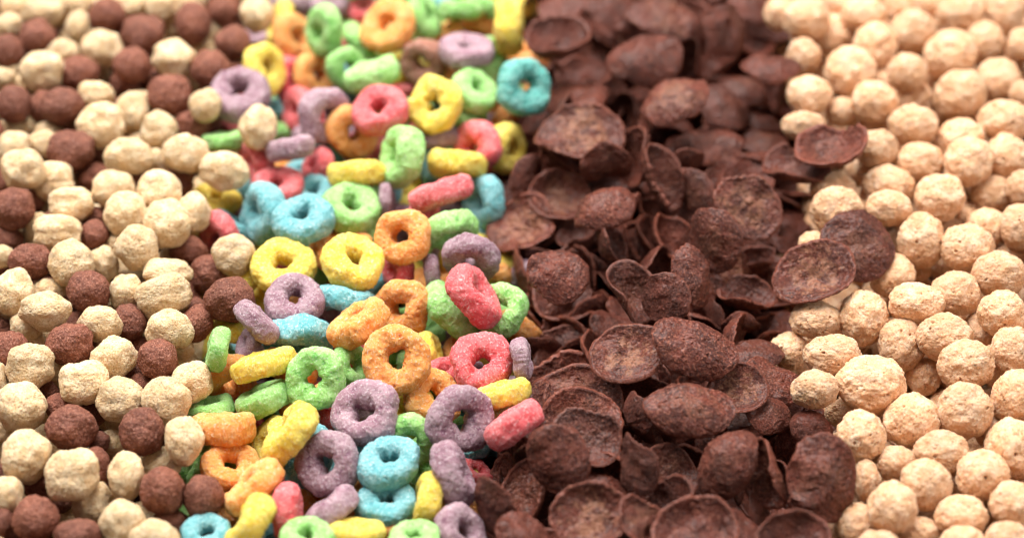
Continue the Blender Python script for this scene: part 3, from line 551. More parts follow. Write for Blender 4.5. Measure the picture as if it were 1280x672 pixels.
Y;4;-6533 7717 2734 631 455 271 567 1441 1362 1358;;yellow ring leaning with an oval hole left of an orange ring, at top left
V;4;-7042 6457 2929 940 66 -51 332 1592 1535 1518;;violet ring leaning with an oval hole above a cream puff, at top left
T;4;-6369 7767 1298 631 -217 242 704 1186 1199 1172;;mostly hidden blue ring below a yellow ring, at top left
P;2;-5955 8290 1919 357 567 35 741 1188 1222 1156;;pink ring below an orange ring and right of a yellow ring at top left
O;3;-5248 8145 2126 865 246 421 -119 1259 1289 1298;;orange ring leaning with an oval hole, above a pink ring and below an orange ring
G;12;-4357 7671 2800 404 511 -130 748 1190 1146 1192;;green ring leaning with an oval hole below a green ring, at top left
G;9;-3607 7102 3033 538 8 -296 -790 1546 1501 1473;;green ring standing on its edge, 36 percent across and 14 percent down the photo
P;5;-5661 7233 1734 677 484 -172 -528 1300 1247 1297;;pink ring leaning with an oval hole, 29 percent across and 20 percent down the photo
V;10;-4847 5685 2863 441 544 -148 698 1473 1474 1422;;violet ring leaning with an oval hole below an orange ring, at top left
O;7;-4112 5471 2559 758 540 44 364 1397 1455 1480;;orange ring with its round hole open, 34 percent across and 25 percent down the photo
P;2;-3359 5382 3289 876 116 -59 -464 1483 1464 1465;;pink ring leaning with an oval hole, 37 percent across and 20 percent down the photo
O;2;-3279 8977 3117 923 100 -240 285 1514 1463 1504;;orange ring with its round hole open, 38 percent across and 5 percent down the photo
P;4;-4331 10267 1624 969 -128 28 210 867 883 949;;mostly hidden pink ring, 34 percent across and 8 percent down the photo
G;13;-2344 9650 2931 672 -268 405 -559 1269 1261 1260;;green ring standing on its edge, 42 percent across and 3 percent down the photo
G;0;-1397 9714 3071 922 -372 41 100 1148 1134 1117;;green ring standing on its edge, 45 percent across and 2 percent down the photo
G;3;-739 10380 2761 923 -274 216 -160 1069 1050 1068;;green ring standing on its edge, 48 percent across and 1 percent down the photo
Y;6;-106 8898 3235 89 698 79 706 1467 1547 1596;;yellow ring left of a dark flake and right of a violet ring at top centre
O;1;-1849 9863 2151 912 -191 -309 -190 1161 1140 1214;;orange ring standing on its edge, 44 percent across and 5 percent down the photo
O;8;-875 10335 2103 845 -223 261 411 1180 1182 1247;;orange ring standing on its edge, 47 percent across and 5 percent down the photo
N;1;-2307 8045 2679 -151 -306 -475 811 1309 1329 1373;;brown ring with its round hole open, just above a yellow ring
Y;5;-2506 8792 1664 -128 17 129 983 936 942 963;;mostly hidden yellow ring, 42 percent across and 12 percent down the photo
V;5;-1195 7807 3258 -249 43 106 962 1478 1459 1393;;violet ring leaning with an oval hole, just right of a brown ring
G;3;-598 8486 2422 555 534 196 608 1305 1304 1249;;green ring below a yellow ring and right of a violet ring at top centre
A;12;310 6547 3123 59 325 -233 915 1589 1546 1645;;dark teal ring leaning with an oval hole, just left of a dark flake
G;1;-954 6544 2936 -160 272 -84 945 1345 1347 1350;;green ring leaning with an oval hole, 47 percent across and 17 percent down the photo
G;12;-1207 6367 2459 266 334 122 896 1313 1281 1283;;mostly hidden green ring, 46 percent across and 22 percent down the photo
Y;13;-1989 5832 3142 919 312 -227 79 1404 1466 1378;;yellow ring with its round hole open, above a violet ring and below a brown ring
P;11;-2843 8050 1843 916 -121 50 379 861 857 797;;pink ring leaning with an oval hole, just below a brown ring
V;12;-1886 5696 2112 67 -70 328 940 1235 1257 1226;;violet ring above a yellow ring and below a yellow ring at top centre
G;0;-2728 3968 3061 278 -441 -292 802 1497 1582 1623;;green ring standing on its edge, 39 percent across and 29 percent down the photo
P;6;-884 5170 2250 161 -347 -360 851 1420 1416 1398;;pink ring leaning with an oval hole, 47 percent across and 26 percent down the photo
Y;11;-124 5302 2048 507 -298 495 -640 1354 1386 1341;;yellow ring above a dark flake and right of a pink ring at top centre
V;12;-638 7174 1363 123 -16 130 984 701 725 667;;mostly hidden violet ring, 48 percent across and 22 percent down the photo
G;3;-7347 5219 2454 593 -181 229 750 1082 1134 1068;;green ring standing on its edge, just left of a cream puff
V;10;-5618 4382 2876 880 -381 24 283 1227 1258 1232;;violet ring standing on its edge, 28 percent across and 28 percent down the photo
V;10;-5283 6332 1460 475 150 189 846 1024 1077 1049;;mostly hidden violet ring, right of a cream puff and above a violet ring
P;1;-6517 4629 2242 212 -428 -507 717 1257 1246 1200;;pink ring standing on its edge, above a blue ring and below a cream puff
P;1;-5931 3651 2288 973 -25 -6 -229 1339 1339 1377;;pink ring leaning with an oval hole, 28 percent across and 33 percent down the photo
P;2;-4981 4685 2025 -19 -462 -71 884 1048 1042 1025;;pink ring leaning with an oval hole left of a yellow ring, at top left
T;9;-4827 5644 1741 754 265 -576 170 1233 1247 1314;;mostly hidden blue ring, 33 percent across and 28 percent down the photo
T;7;-5462 4986 1554 -101 13 130 986 874 921 853;;mostly hidden blue ring, 29 percent across and 31 percent down the photo
Y;10;-3899 3690 2635 892 -347 -146 -250 1533 1497 1476;;yellow ring below an orange ring and right of a blue ring at top centre
Y;2;-2826 4383 1184 -129 19 147 981 1143 1086 1083;;mostly hidden yellow ring, 40 percent across and 36 percent down the photo
T;6;-6132 2501 2463 822 160 -536 105 1508 1590 1562;;blue ring leaning with an oval hole, 25 percent across and 39 percent down the photo
T;9;-5121 1748 2911 841 10 -31 -540 1475 1542 1549;;blue ring leaning with an oval hole, 30 percent across and 41 percent down the photo
T;0;-5026 3703 1963 559 -34 -51 -827 1228 1164 1200;;blue ring left of a green ring and right of a pink ring at middle left
G;10;-4001 2483 2590 548 107 63 827 1495 1513 1556;;green ring leaning with an oval hole, 35 percent across and 39 percent down the photo
Y;13;-7469 3564 1927 707 -43 -43 -704 1219 1194 1241;;yellow ring leaning with an oval hole, above a pink ring and below a cream puff
P;4;-7249 2156 2052 -133 -502 -457 722 1230 1178 1251;;pink ring leaning with an oval hole, above a cream puff and below a yellow ring
V;4;-6892 3289 1293 909 -7 241 340 874 913 898;;mostly hidden violet ring, 23 percent across and 40 percent down the photo
O;8;-4185 1440 2199 910 -104 -86 -393 1575 1571 1532;;mostly hidden orange ring, 32 percent across and 46 percent down the photo
Y;11;-5520 329 2753 592 58 -34 803 1527 1602 1581;;yellow ring leaning with an oval hole, 27 percent across and 49 percent down the photo
Y;8;-3807 194 3022 194 124 35 972 1511 1608 1601;;yellow ring above a blue ring and left of an orange ring in the centre
Y;9;-1423 4360 2377 849 -369 -107 -363 1491 1515 1451;;yellow ring below a violet ring and right of a green ring at top centre
P;4;-1746 2369 3239 601 -362 137 699 1477 1513 1467;;pink ring above a green ring and left of a blue ring in the centre
T;6;-712 3710 1705 718 504 -315 -361 1398 1396 1312;;blue ring leaning with an oval hole, 47 percent across and 37 percent down the photo
G;3;-1499 1434 2915 334 753 -404 399 1421 1465 1432;;green ring standing on its edge, 44 percent across and 42 percent down the photo
O;10;-2617 848 3241 923 342 -172 -27 1393 1379 1468;;orange ring above a pink ring and below a violet ring in the centre
V;11;-3140 3007 2341 105 690 76 712 946 924 913;;violet ring standing on its edge, 38 percent across and 37 percent down the photo
V;7;-2669 3267 1734 831 -342 -74 -432 1020 974 1028;;violet ring left of a pink ring and right of a violet ring in the centre
V;8;-999 442 2939 484 670 398 -397 1504 1452 1406;;violet ring leaning with an oval hole, 46 percent across and 47 percent down the photo
P;10;-2740 642 2275 63 -546 -229 803 1115 1137 1158;;pink ring standing on its edge, 39 percent across and 51 percent down the photo
V;5;-1912 357 2479 -448 555 -335 616 927 946 948;;violet ring standing on its edge, 42 percent across and 50 percent down the photo
V;5;-5135 -944 2903 949 62 39 308 1475 1415 1458;;violet ring leaning with an oval hole, 29 percent across and 55 percent down the photo
T;3;-3953 -501 2475 870 -367 -85 -320 1489 1559 1461;;blue ring standing on its edge, 33 percent across and 55 percent down the photo
V;2;-5906 -2033 3279 329 224 423 814 1217 1206 1192;;violet ring left of a blue ring and above a violet ring at middle left
T;7;-4987 -1719 2377 456 617 516 -382 1621 1600 1697;;blue ring above a green ring and right of a violet ring at middle left
V;6;-6143 -1968 2478 605 -307 -290 675 882 852 815;;violet ring standing on its edge, 24 percent across and 64 percent down the photo
G;10;-6718 -2885 3270 792 34 -609 -33 1078 1045 1016;;green ring standing on its edge, 21 percent across and 65 percent down the photo
Y;11;-5679 -3217 3118 -389 26 389 835 1474 1422 1486;;yellow ring above a green ring and below a violet ring at bottom left
O;3;-6577 -2856 2204 394 141 668 -615 1344 1408 1322;;orange ring below a violet ring and right of a cream puff at bottom left
G;13;-4439 -3722 3186 -343 -245 -307 853 1458 1370 1433;;green ring above a yellow ring and below a blue ring at bottom left
G;10;-5642 -3787 2552 920 -238 -267 -157 1420 1342 1353;;green ring standing on its edge, 26 percent across and 74 percent down the photo
G;6;-6900 -3785 2192 540 -80 -274 -792 1145 1147 1074;;green ring standing on its edge, 21 percent across and 75 percent down the photo
G;6;-3737 -2783 2591 709 -172 337 -595 1072 1055 1016;;green ring leaning with an oval hole, 34 percent across and 68 percent down the photo
O;2;-3546 -1964 3153 933 -250 -224 128 1486 1550 1544;;orange ring standing on its edge, 35 percent across and 60 percent down the photo
Y;2;-6518 -1101 2247 987 -130 13 98 1169 1183 1223;;mostly hidden yellow ring, 23 percent across and 61 percent down the photo
O;9;-2604 -831 2487 -248 -393 -279 840 1459 1448 1423;;orange ring with its round hole open, 40 percent across and 56 percent down the photo
O;2;-2624 -3220 3282 722 214 -187 630 1592 1579 1623;;orange ring with its round hole open, 39 percent across and 67 percent down the photo
G;4;-1449 -756 2354 -241 414 74 875 1572 1582 1551;;green ring standing on its edge, 44 percent across and 58 percent down the photo
P;4;-920 -1085 3209 488 308 344 741 1629 1639 1627;;pink ring left of a green ring and above a pink ring in the centre
G;4;-247 -912 2515 703 324 -35 -632 1305 1305 1301;;green ring with its round hole open, 50 percent across and 57 percent down the photo
P;9;-700 -2883 2809 778 116 -91 610 1473 1453 1443;;pink ring with its round hole open below a pink ring, at bottom centre
V;12;239 -2914 3006 -228 608 -163 743 1012 1001 1057;;violet ring standing on its edge, 51 percent across and 67 percent down the photo
O;5;-1200 -1435 1741 -402 -174 105 893 930 969 923;;mostly hidden orange ring, 44 percent across and 64 percent down the photo
Y;8;-1925 -1821 2045 -288 544 -135 777 1000 1025 997;;yellow ring standing on its edge, 42 percent across and 64 percent down the photo
P;0;-1567 -2622 2140 -233 -42 158 959 1063 1073 1107;;mostly hidden pink ring, above a violet ring and left of a pink ring
G;5;-2031 -167 1068 985 -130 15 117 973 975 952;;mostly hidden green ring, 43 percent across and 62 percent down the photo
O;13;-1834 -3579 2456 352 237 2 906 1427 1393 1433;;orange ring leaning with an oval hole, 42 percent across and 73 percent down the photo
Y;0;-218 -3953 2902 607 -122 -354 -701 1273 1270 1245;;yellow ring above a pink ring and below a violet ring at bottom centre
O;5;-425 -3544 1862 738 76 -229 -631 952 1002 950;;mostly hidden orange ring, 49 percent across and 77 percent down the photo
V;6;-3281 -4633 3044 -390 -179 -93 899 1520 1531 1520;;violet ring with its round hole open, 36 percent across and 76 percent down the photo
V;0;-1179 -4837 3114 -452 -1 -415 789 1573 1507 1549;;violet ring with its round hole open, 45 percent across and 78 percent down the photo
O;1;-6487 -4782 2724 528 -236 292 762 1607 1529 1640;;orange ring standing on its edge, 22 percent across and 80 percent down the photo
O;11;-6266 -5677 2510 943 104 78 305 1250 1236 1313;;orange ring leaning with an oval hole, 22 percent across and 86 percent down the photo
Y;2;-4886 -5341 3233 735 -397 -250 490 1509 1561 1475;;yellow ring standing on its edge, 28 percent across and 80 percent down the photo
Y;7;-5465 -4773 2219 858 163 -379 -306 1258 1314 1292;;yellow ring below a green ring and left of a yellow ring at bottom left
T;3;-4568 -5172 2271 321 -376 -169 853 1532 1527 1547;;blue ring above a pink ring and left of a violet ring at bottom left
V;0;-4024 -5939 2849 703 86 -347 615 1425 1456 1444;;violet ring left of a blue ring and above a violet ring at bottom left
O;3;-5663 -6604 2881 77 -374 219 898 1576 1576 1467;;orange ring standing on its edge, 25 percent across and 90 percent down the photo
Y;8;-5589 -7896 3137 848 -158 -507 3 1494 1472 1499;;yellow ring standing on its edge right of a blue ring, at bottom left
P;5;-4834 -7294 2796 -317 600 -281 679 1377 1355 1415;;pink ring standing on its edge, 28 percent across and 94 percent down the photo
V;0;-3954 -7106 2617 798 -97 -449 -389 1309 1323 1335;;violet ring standing on its edge, 33 percent across and 94 percent down the photo
G;2;-4351 -8277 3153 572 -75 107 809 1202 1168 1149;;green ring leaning with an oval hole, 30 percent across and 98 percent down the photo
Y;5;-3316 -7835 2841 865 -266 -80 -418 1247 1208 1149;;yellow ring standing on its edge, 35 percent across and 98 percent down the photo
T;1;-6574 -7822 2741 602 -5 7 798 1068 1098 1023;;blue ring leaning with an oval hole, 20 percent across and 98 percent down the photo
G;10;-7287 -4636 1130 988 -130 11 87 973 984 975;;mostly hidden green ring, 18 percent across and 88 percent down the photo
O;13;-4476 -5747 1447 830 -182 305 -430 1071 1041 1090;;mostly hidden orange ring left of a violet ring, at bottom left
G;8;-2267 -4925 2506 161 115 -569 798 1254 1251 1326;;green ring below an orange ring and left of a violet ring at bottom centre
T;7;-2683 -5906 2891 928 -24 -10 -372 1366 1459 1471;;blue ring leaning with an oval hole, 38 percent across and 86 percent down the photo
T;13;-2770 -6745 2531 628 -15 -1 778 1263 1302 1358;;blue ring leaning with an oval hole below a blue ring, at bottom centre
Y;10;-1818 -6814 2643 764 93 -622 -143 1307 1334 1292;;yellow ring standing on its edge right of a blue ring, at bottom centre
V;1;-1280 -6340 2945 468 399 408 675 1527 1552 1562;;violet ring standing on its edge, 44 percent across and 88 percent down the photo
P;9;-840 -4991 1383 -140 234 58 960 837 841 807;;pink ring leaning with an oval hole, 47 percent across and 87 percent down the photo
P;1;0 -5207 3322 822 -418 -172 347 1455 1463 1429;;pink ring above a dark flake and below a yellow ring at bottom centre
V;10;-1120 -7767 2700 918 43 368 -141 1334 1349 1259;;violet ring leaning with an oval hole, 45 percent across and 97 percent down the photo
G;11;-2074 -8272 3147 849 -112 67 512 1156 1113 1157;;green ring leaning with an oval hole, 41 percent across and 98 percent down the photo
O;6;-2660 -7172 2228 364 -48 121 922 908 873 901;;orange ring left of a green ring and right of a yellow ring at bottom centre
P;6;-4293 -3218 1493 -194 26 128 972 923 980 913;;mostly hidden pink ring above a violet ring and below a green ring at bottom left
P;10;-4607 -2504 1339 970 -128 27 203 820 786 827;;pink ring below a green ring and left of a green ring at bottom left
G;0;-5357 -3403 1562 42 219 101 970 876 940 938;;green ring right of an orange ring and below a green ring at bottom left
P;12;-5057 7139 1451 32 220 98 970 823 824 870;;mostly hidden pink ring, 32 percent across and 22 percent down the photo
G;13;-3503 9906 1639 259 -34 126 957 1025 1097 1075;;mostly hidden green ring, 39 percent across and 10 percent down the photo
T;6;-2118 11753 1843 -239 31 127 962 969 1008 980;;mostly hidden blue ring, 43 percent across and 0 percent down the photo
flake;1378;1224 8304 3229 0 0 0 1000 928 928 928;0.90 0.99 0.0;hollow-side-up chocolate flake, 54 percent across and 7 percent down the photo
flake;1379;1452 10988 2280 -59 -64 43 995 858 858 858;-0.50 0.84 0.0;domed chocolate flake, 55 percent across and 1 percent down the photo
flake;1380;2226 10148 2143 304 397 113 859 635 635 635;0.50 1.10 0.0;mostly hidden chocolate flake, 58 percent across and 5 percent down the photo
flake;1381;2741 9612 3261 198 166 -84 962 811 811 811;-0.40 0.90 0.0;domed chocolate flake above a dark flake, 60 percent across and 3 percent down the photo
flake;1382;3455 7322 3390 -35 -26 -148 988 978 978 978;-0.60 0.92 0.0;domed chocolate flake above a dark flake, 63 percent across and 11 percent down the photo
flake;1383;3998 9101 3343 64 59 -43 995 1041 1041 1041;-0.30 0.80 0.4;domed chocolate flake above a dark flake, 65 percent across and 3 percent down the photo
flake;1384;4752 8930 1829 510 641 -65 -570 768 768 768;0.80 1.10 0.0;hollow-side-up chocolate flake above a dark flake, 68 percent across and 11 percent down the photo
flake;1385;5674 8694 3319 489 417 -60 764 784 784 784;-0.50 0.99 0.0;domed chocolate flake above a dark flake, 71 percent across and 6 percent down the photo
flake;1386;7034 10386 1753 -62 -62 0 996 805 805 805;0.60 0.98 0.0;mostly hidden chocolate flake, 75 percent across and 6 percent down the photo
flake;1387;6739 7129 3254 0 0 113 994 812 812 812;-0.60 1.00 0.0;domed chocolate flake, 75 percent across and 13 percent down the photo
flake;1388;6181 7718 2071 84 100 86 988 741 741 741;-0.70 0.94 0.2;domed chocolate flake above a dark flake, 73 percent across and 17 percent down the photo
flake;1389;4143 5715 3404 -152 -154 9 976 959 959 959;-0.50 0.87 0.5;domed chocolate flake above a dark flake, 66 percent across and 19 percent down the photo
flake;1390;5610 6699 2281 248 235 -25 939 754 754 754;-0.50 1.03 0.1;domed chocolate flake above a dark flake, 71 percent across and 20 percent down the photo
flake;1391;1951 8391 1918 -29 -32 44 998 829 829 829;0.50 0.96 0.0;hollow-side-up chocolate flake, 57 percent across and 13 percent down the photo
flake;1392;1723 7065 2352 -52 -70 147 985 862 862 862;-0.40 1.10 0.1;domed chocolate flake, 57 percent across and 18 percent down the photo
flake;1393;1738 4658 3144 -33 -29 -61 997 1128 1128 1128;0.35 0.87 0.9;pale-centred hollow-side-up chocolate flake, 57 percent across and 24 percent down the photo
flake;1394;754 6479 2030 -103 -140 146 974 793 793 793;0.40 1.10 0.0;mostly hidden chocolate flake, 52 percent across and 23 percent down the photo
flake;1395;3113 7046 1645 -477 -600 73 639 750 750 750;0.90 1.10 0.0;hollow-side-up chocolate flake above a dark flake, 61 percent across and 20 percent down the photo
flake;1396;2334 3583 3114 673 734 4 87 655 655 655;-0.70 1.10 0.1;domed chocolate flake above a dark flake, 59 percent across and 30 percent down the photo
flake;1397;3167 4174 2820 -353 -576 172 717 795 795 795;0.60 1.10 0.0;hollow-side-up chocolate flake above a dark flake, 62 percent across and 28 percent down the photo
flake;1398;0 4567 1464 0 0 0 1000 652 652 652;-0.50 1.05 0.0;chocolate flake below a pink ring and right of a yellow ring in the centre
flake;1399;669 5623 1309 158 205 126 958 598 598 598;0.40 1.10 0.0;mostly hidden chocolate flake, 52 percent across and 28 percent down the photo
flake;1400;1211 3471 2097 0 0 -182 983 823 823 823;0.70 1.00 0.6;pale-centred hollow-side-up chocolate flake, 55 percent across and 36 percent down the photo
flake;1401;2232 1718 3424 -119 -149 111 975 895 895 895;-0.80 0.87 0.1;domed chocolate flake above a dark flake, 59 percent across and 39 percent down the photo
flake;1402;2516 3879 2048 0 0 87 996 647 647 647;-0.50 1.01 0.0;mostly hidden chocolate flake, 60 percent across and 34 percent down the photo
flake;1403;241 2795 1767 -225 -199 -58 952 930 930 930;0.45 0.93 0.8;pale-centred hollow-side-up chocolate flake, 51 percent across and 42 percent down the photo
flake;1404;1784 2935 1183 0 0 44 999 672 672 672;0.40 1.10 0.0;mostly hidden chocolate flake, 57 percent across and 45 percent down the photo
flake;1405;1079 -411 3251 36 25 -165 985 757 757 757;-0.60 1.05 0.0;domed chocolate flake below a dark flake, 55 percent across and 51 percent down the photo
flake;1406;1294 517 1430 0 0 -26 1000 861 861 861;0.70 1.10 0.1;mostly hidden chocolate flake, 55 percent across and 57 percent down the photo
flake;1408;3772 3300 2805 439 432 -7 788 963 963 963;0.95 0.62 0.1;hollow-side-up chocolate flake above a dark flake, 65 percent across and 33 percent down the photo
flake;1409;4964 5457 2048 -12 -13 61 998 1039 1039 1039;-0.60 0.77 0.1;domed chocolate flake above a dark flake, 69 percent across and 27 percent down the photo
flake;1410;4586 3203 2431 591 602 -5 -537 704 704 704;-0.60 0.90 0.3;domed chocolate flake above a dark flake, 68 percent across and 35 percent down the photo
flake;1411;5757 4225 1893 -66 -57 -78 993 906 906 906;0.70 1.02 0.0;hollow-side-up chocolate flake above a dark flake, 72 percent across and 31 percent down the photo
flake;1412;5736 1951 3256 368 208 -242 873 1015 1015 1015;0.25 0.80 0.7;pale-centred hollow-side-up chocolate flake, 73 percent across and 38 percent down the photo
flake;1413;6568 5843 1757 0 0 0 1000 703 703 703;-0.40 0.88 0.2;domed chocolate flake, 74 percent across and 26 percent down the photo
flake;1414;7048 3479 3181 -60 -63 26 996 837 837 837;0.80 1.05 0.2;hollow-side-up chocolate flake below a golden ball, 77 percent across and 31 percent down the photo
flake;1415;7922 3567 3690 -149 -157 26 976 966 966 966;0.50 0.97 0.1;hollow-side-up chocolate flake above a golden ball, 81 percent across and 27 percent down the photo
flake;1416;7067 3884 1034 60 63 26 996 720 720 720;-0.30 1.10 0.0;domed chocolate flake, 78 percent across and 41 percent down the photo
flake;1417;4146 2800 1623 -98 -143 179 968 558 558 558;0.50 1.10 0.0;mostly hidden chocolate flake, 67 percent across and 41 percent down the photo
flake;1418;4846 774 3205 632 521 55 -571 824 824 824;-0.50 0.96 0.3;domed chocolate flake above a dark flake, 70 percent across and 44 percent down the photo
flake;1419;5386 719 2005 423 388 -36 818 755 755 755;-0.40 1.07 0.6;mostly hidden pale-centred chocolate flake, 71 percent across and 51 percent down the photo
flake;1420;4261 -582 3368 443 365 -79 815 792 792 792;-0.70 0.79 0.0;domed chocolate flake above a dark flake, 68 percent across and 51 percent down the photo
flake;1421;4002 1876 1965 296 323 39 898 879 879 879;0.80 0.84 0.0;hollow-side-up chocolate flake above a dark flake, 65 percent across and 43 percent down the photo
flake;1422;3685 2284 1509 301 340 54 889 897 897 897;0.80 0.85 0.0;mostly hidden chocolate flake, 63 percent across and 44 percent down the photo
flake;1423;3372 2312 1369 311 352 54 881 895 895 895;0.80 0.85 0.0;mostly hidden chocolate flake, 62 percent across and 45 percent down the photo
flake;1424;3042 2118 1392 321 363 53 873 856 856 856;0.80 0.86 0.0;mostly hidden chocolate flake, 62 percent across and 44 percent down the photo
flake;1425;4347 3801 1113 228 308 137 914 774 774 774;0.80 0.84 0.0;mostly hidden chocolate flake, 66 percent across and 40 percent down the photo
flake;1426;6997 2676 1350 175 191 42 965 539 539 539;-0.40 1.10 0.0;domed chocolate flake, 77 percent across and 45 percent down the photo
flake;1427;7138 -497 3337 -167 -138 -94 972 1045 1045 1045;0.35 0.80 0.9;pale-centred hollow-side-up chocolate flake, 79 percent across and 51 percent down the photo
flake;1428;8293 444 3367 213 147 -176 950 925 925 925;-0.30 1.00 0.4;domed chocolate flake, 84 percent across and 45 percent down the photo
flake;1429;2860 -925 3180 415 342 -81 840 767 767 767;0.80 0.94 0.2;hollow-side-up chocolate flake above a dark flake, 61 percent across and 53 percent down the photo
flake;1430;3578 -1399 3424 631 434 117 -632 634 634 634;-0.35 1.00 0.0;domed chocolate flake above a dark flake, 65 percent across and 55 percent down the photo
flake;1431;2364 -728 1743 183 183 0 966 553 553 553;-0.60 1.09 0.0;domed chocolate flake above a dark flake, 59 percent across and 60 percent down the photo
flake;1432;1801 -595 1294 -308 -484 177 800 644 644 644;0.60 1.10 0.0;mostly hidden chocolate flake, 57 percent across and 60 percent down the photo
flake;1433;2628 -3070 3309 -102 -81 -112 985 911 911 911;0.30 0.90 0.9;pale-centred hollow-side-up chocolate flake, 61 percent across and 66 percent down the photo
flake;1434;4140 -3122 3631 117 104 -60 986 1042 1042 1042;-0.60 0.79 0.0;domed chocolate flake above a dark flake, 68 percent across and 65 percent down the photo
flake;1435;4912 -166 1518 412 646 -139 -628 482 482 482;-0.40 1.10 0.0;domed chocolate flake above a dark flake, 70 percent across and 58 percent down the photo
flake;1436;5481 -682 1751 622 782 2 17 481 481 481;-0.70 1.10 0.0;domed chocolate flake above a dark flake, 73 percent across and 60 percent down the photo
flake;1437;6397 843 1207 0 0 87 996 657 657 657;0.40 0.97 0.0;mostly hidden chocolate flake, 76 percent across and 57 percent down the photo
flake;1438;6341 -93 1217 0 0 44 999 612 612 612;-0.40 1.07 0.0;domed chocolate flake above a golden ball, 76 percent across and 60 percent down the photo
flake;1439;6262 1561 1383 183 183 0 966 569 569 569;-0.40 1.09 0.0;mostly hidden chocolate flake, 75 percent across and 50 percent down the photo
flake;1440;5697 -2080 2323 11 14 131 991 695 695 695;-0.50 0.97 0.1;domed chocolate flake, 74 percent across and 65 percent down the photo
flake;1441;6005 -3168 2521 178 188 25 966 706 706 706;-0.60 1.00 0.1;domed chocolate flake below a golden ball, 76 percent across and 70 percent down the photo
flake;1442;5115 -3838 2991 -35 -26 -148 988 702 702 702;0.40 0.97 0.9;pale-centred hollow-side-up chocolate flake, 73 percent across and 72 percent down the photo
flake;1443;6410 -3100 1948 388 423 36 818 558 558 558;0.50 1.10 0.0;mostly hidden chocolate flake, 78 percent across and 76 percent down the photo
flake;1444;3927 -4971 3668 13 12 -26 1000 1033 1033 1033;-0.60 0.74 0.2;domed chocolate flake above a dark flake, 67 percent across and 76 percent down the photo
flake;1445;1309 -2736 1821 -35 -27 -130 991 1118 1118 1118;0.40 0.81 0.2;mostly hidden chocolate flake, 54 percent across and 67 percent down the photo
flake;1446;1464 -3706 2461 -14 -11 -131 991 1094 1094 1094;0.40 0.82 0.3;hollow-side-up chocolate flake, 56 percent across and 71 percent down the photo
flake;1447;1571 -4828 3131 0 0 -113 994 943 943 943;0.45 0.83 0.2;hollow-side-up chocolate flake, 57 percent across and 75 percent down the photo
flake;1448;1652 -5658 3439 99 85 -78 988 829 829 829;0.50 0.95 0.1;hollow-side-up chocolate flake below a dark flake, 58 percent across and 80 percent down the photo
flake;1449;988 -6458 3626 698 428 134 -558 806 806 806;-0.70 0.91 0.0;domed chocolate flake above a dark flake, 54 percent across and 85 percent down the photo
flake;1450;18 -4371 1385 304 397 113 859 704 704 704;0.80 0.95 0.0;mostly hidden chocolate flake, 50 percent across and 84 percent down the photo
flake;1451;281 -6491 2634 -416 -395 -21 819 763 763 763;0.60 0.80 0.2;hollow-side-up chocolate flake below a pink ring, 51 percent across and 91 percent down the photo
flake;1452;-398 -7227 2986 579 579 0 -574 707 707 707;-0.50 0.79 0.0;domed chocolate flake below a pink ring, 48 percent across and 93 percent down the photo
flake;1453;238 -8224 3250 198 166 -84 962 630 630 630;-0.50 0.91 0.0;domed chocolate flake below a dark flake, 51 percent across and 98 percent down the photo
flake;1454;1672 -7797 3366 -36 -24 -199 979 871 871 871;0.60 0.96 0.9;pale-centred hollow-side-up chocolate flake, 57 percent across and 95 percent down the photo
flake;1455;1957 -6705 2812 185 181 -8 966 724 724 724;-0.60 1.03 0.0;mostly hidden chocolate flake, 59 percent across and 89 percent down the photo
flake;1456;2707 -6490 3502 556 527 17 -643 731 731 731;-0.50 0.73 0.1;domed chocolate flake above a dark flake, 62 percent across and 87 percent down the photo
flake;1457;3456 -6119 2735 197 168 -76 963 728 728 728;0.50 0.95 0.3;hollow-side-up chocolate flake above a dark flake, 66 percent across and 86 percent down the photo
flake;1458;2830 -4722 3010 464 675 -105 -564 656 656 656;-0.60 1.03 0.0;domed chocolate flake above a dark flake, 62 percent across and 78 percent down the photo
flake;1459;3817 -3879 1376 673 734 -4 -87 739 739 739;-0.50 0.98 0.0;mostly hidden chocolate flake, 66 percent across and 82 percent down the photo
flake;1460;2798 -8098 3470 380 325 -68 863 714 714 714;0.60 0.79 0.4;hollow-side-up chocolate flake below a dark flake, 62 percent across and 96 percent down the photo
flake;1461;3888 -8295 3502 0 0 -44 999 950 950 950;0.80 0.92 0.0;hollow-side-up chocolate flake below a dark flake, 68 percent across and 96 percent down the photo
flake;1462;4600 -6455 3515 -369 -338 -38 865 907 907 907;-0.95 0.75 0.1;domed chocolate flake above a dark flake, 71 percent across and 86 percent down the photo
flake;1463;5087 -5713 2025 -369 -603 165 688 555 555 555;-0.50 1.10 0.0;mostly hidden chocolate flake, 72 percent across and 92 percent down the photo
flake;1464;5484 -6532 3229 574 584 -5 -574 818 818 818;0.90 0.74 0.2;hollow-side-up chocolate flake above a dark flake, 75 percent across and 89 percent down the photo
flake;1465;5056 -8053 3034 257 335 118 899 713 713 713;-0.60 0.96 0.0;mostly hidden chocolate flake, 72 percent across and 98 percent down the photo
flake;1466;5955 -8349 3191 0 0 -131 991 798 798 798;0.90 1.06 0.0;hollow-side-up chocolate flake below a dark flake, 78 percent across and 98 percent down the photo
flake;1467;6730 -6887 3493 565 307 -218 734 994 994 994;-0.45 0.82 0.2;domed chocolate flake, 80 percent across and 88 percent down the photo
flake;1468;6744 -4714 2729 62 62 0 996 534 534 534;-0.90 1.03 0.0;domed chocolate flake below a golden ball, 79 percent across and 79 percent down the photo
flake;1469;5804 -4221 2604 191 175 -42 965 571 571 571;-0.50 1.01 0.1;domed chocolate flake above a dark flake, 75 percent across and 78 percent down the photo
flake;1470;5110 -3844 2009 -166 -198 84 962 586 586 586;0.50 1.01 0.2;mostly hidden chocolate flake, 72 percent across and 79 percent down the photo
flake;1475;1013 2889 1143 0 0 44 999 672 672 672;-0.40 1.01 0.0;mostly hidden chocolate flake, 54 percent across and 46 percent down the photo
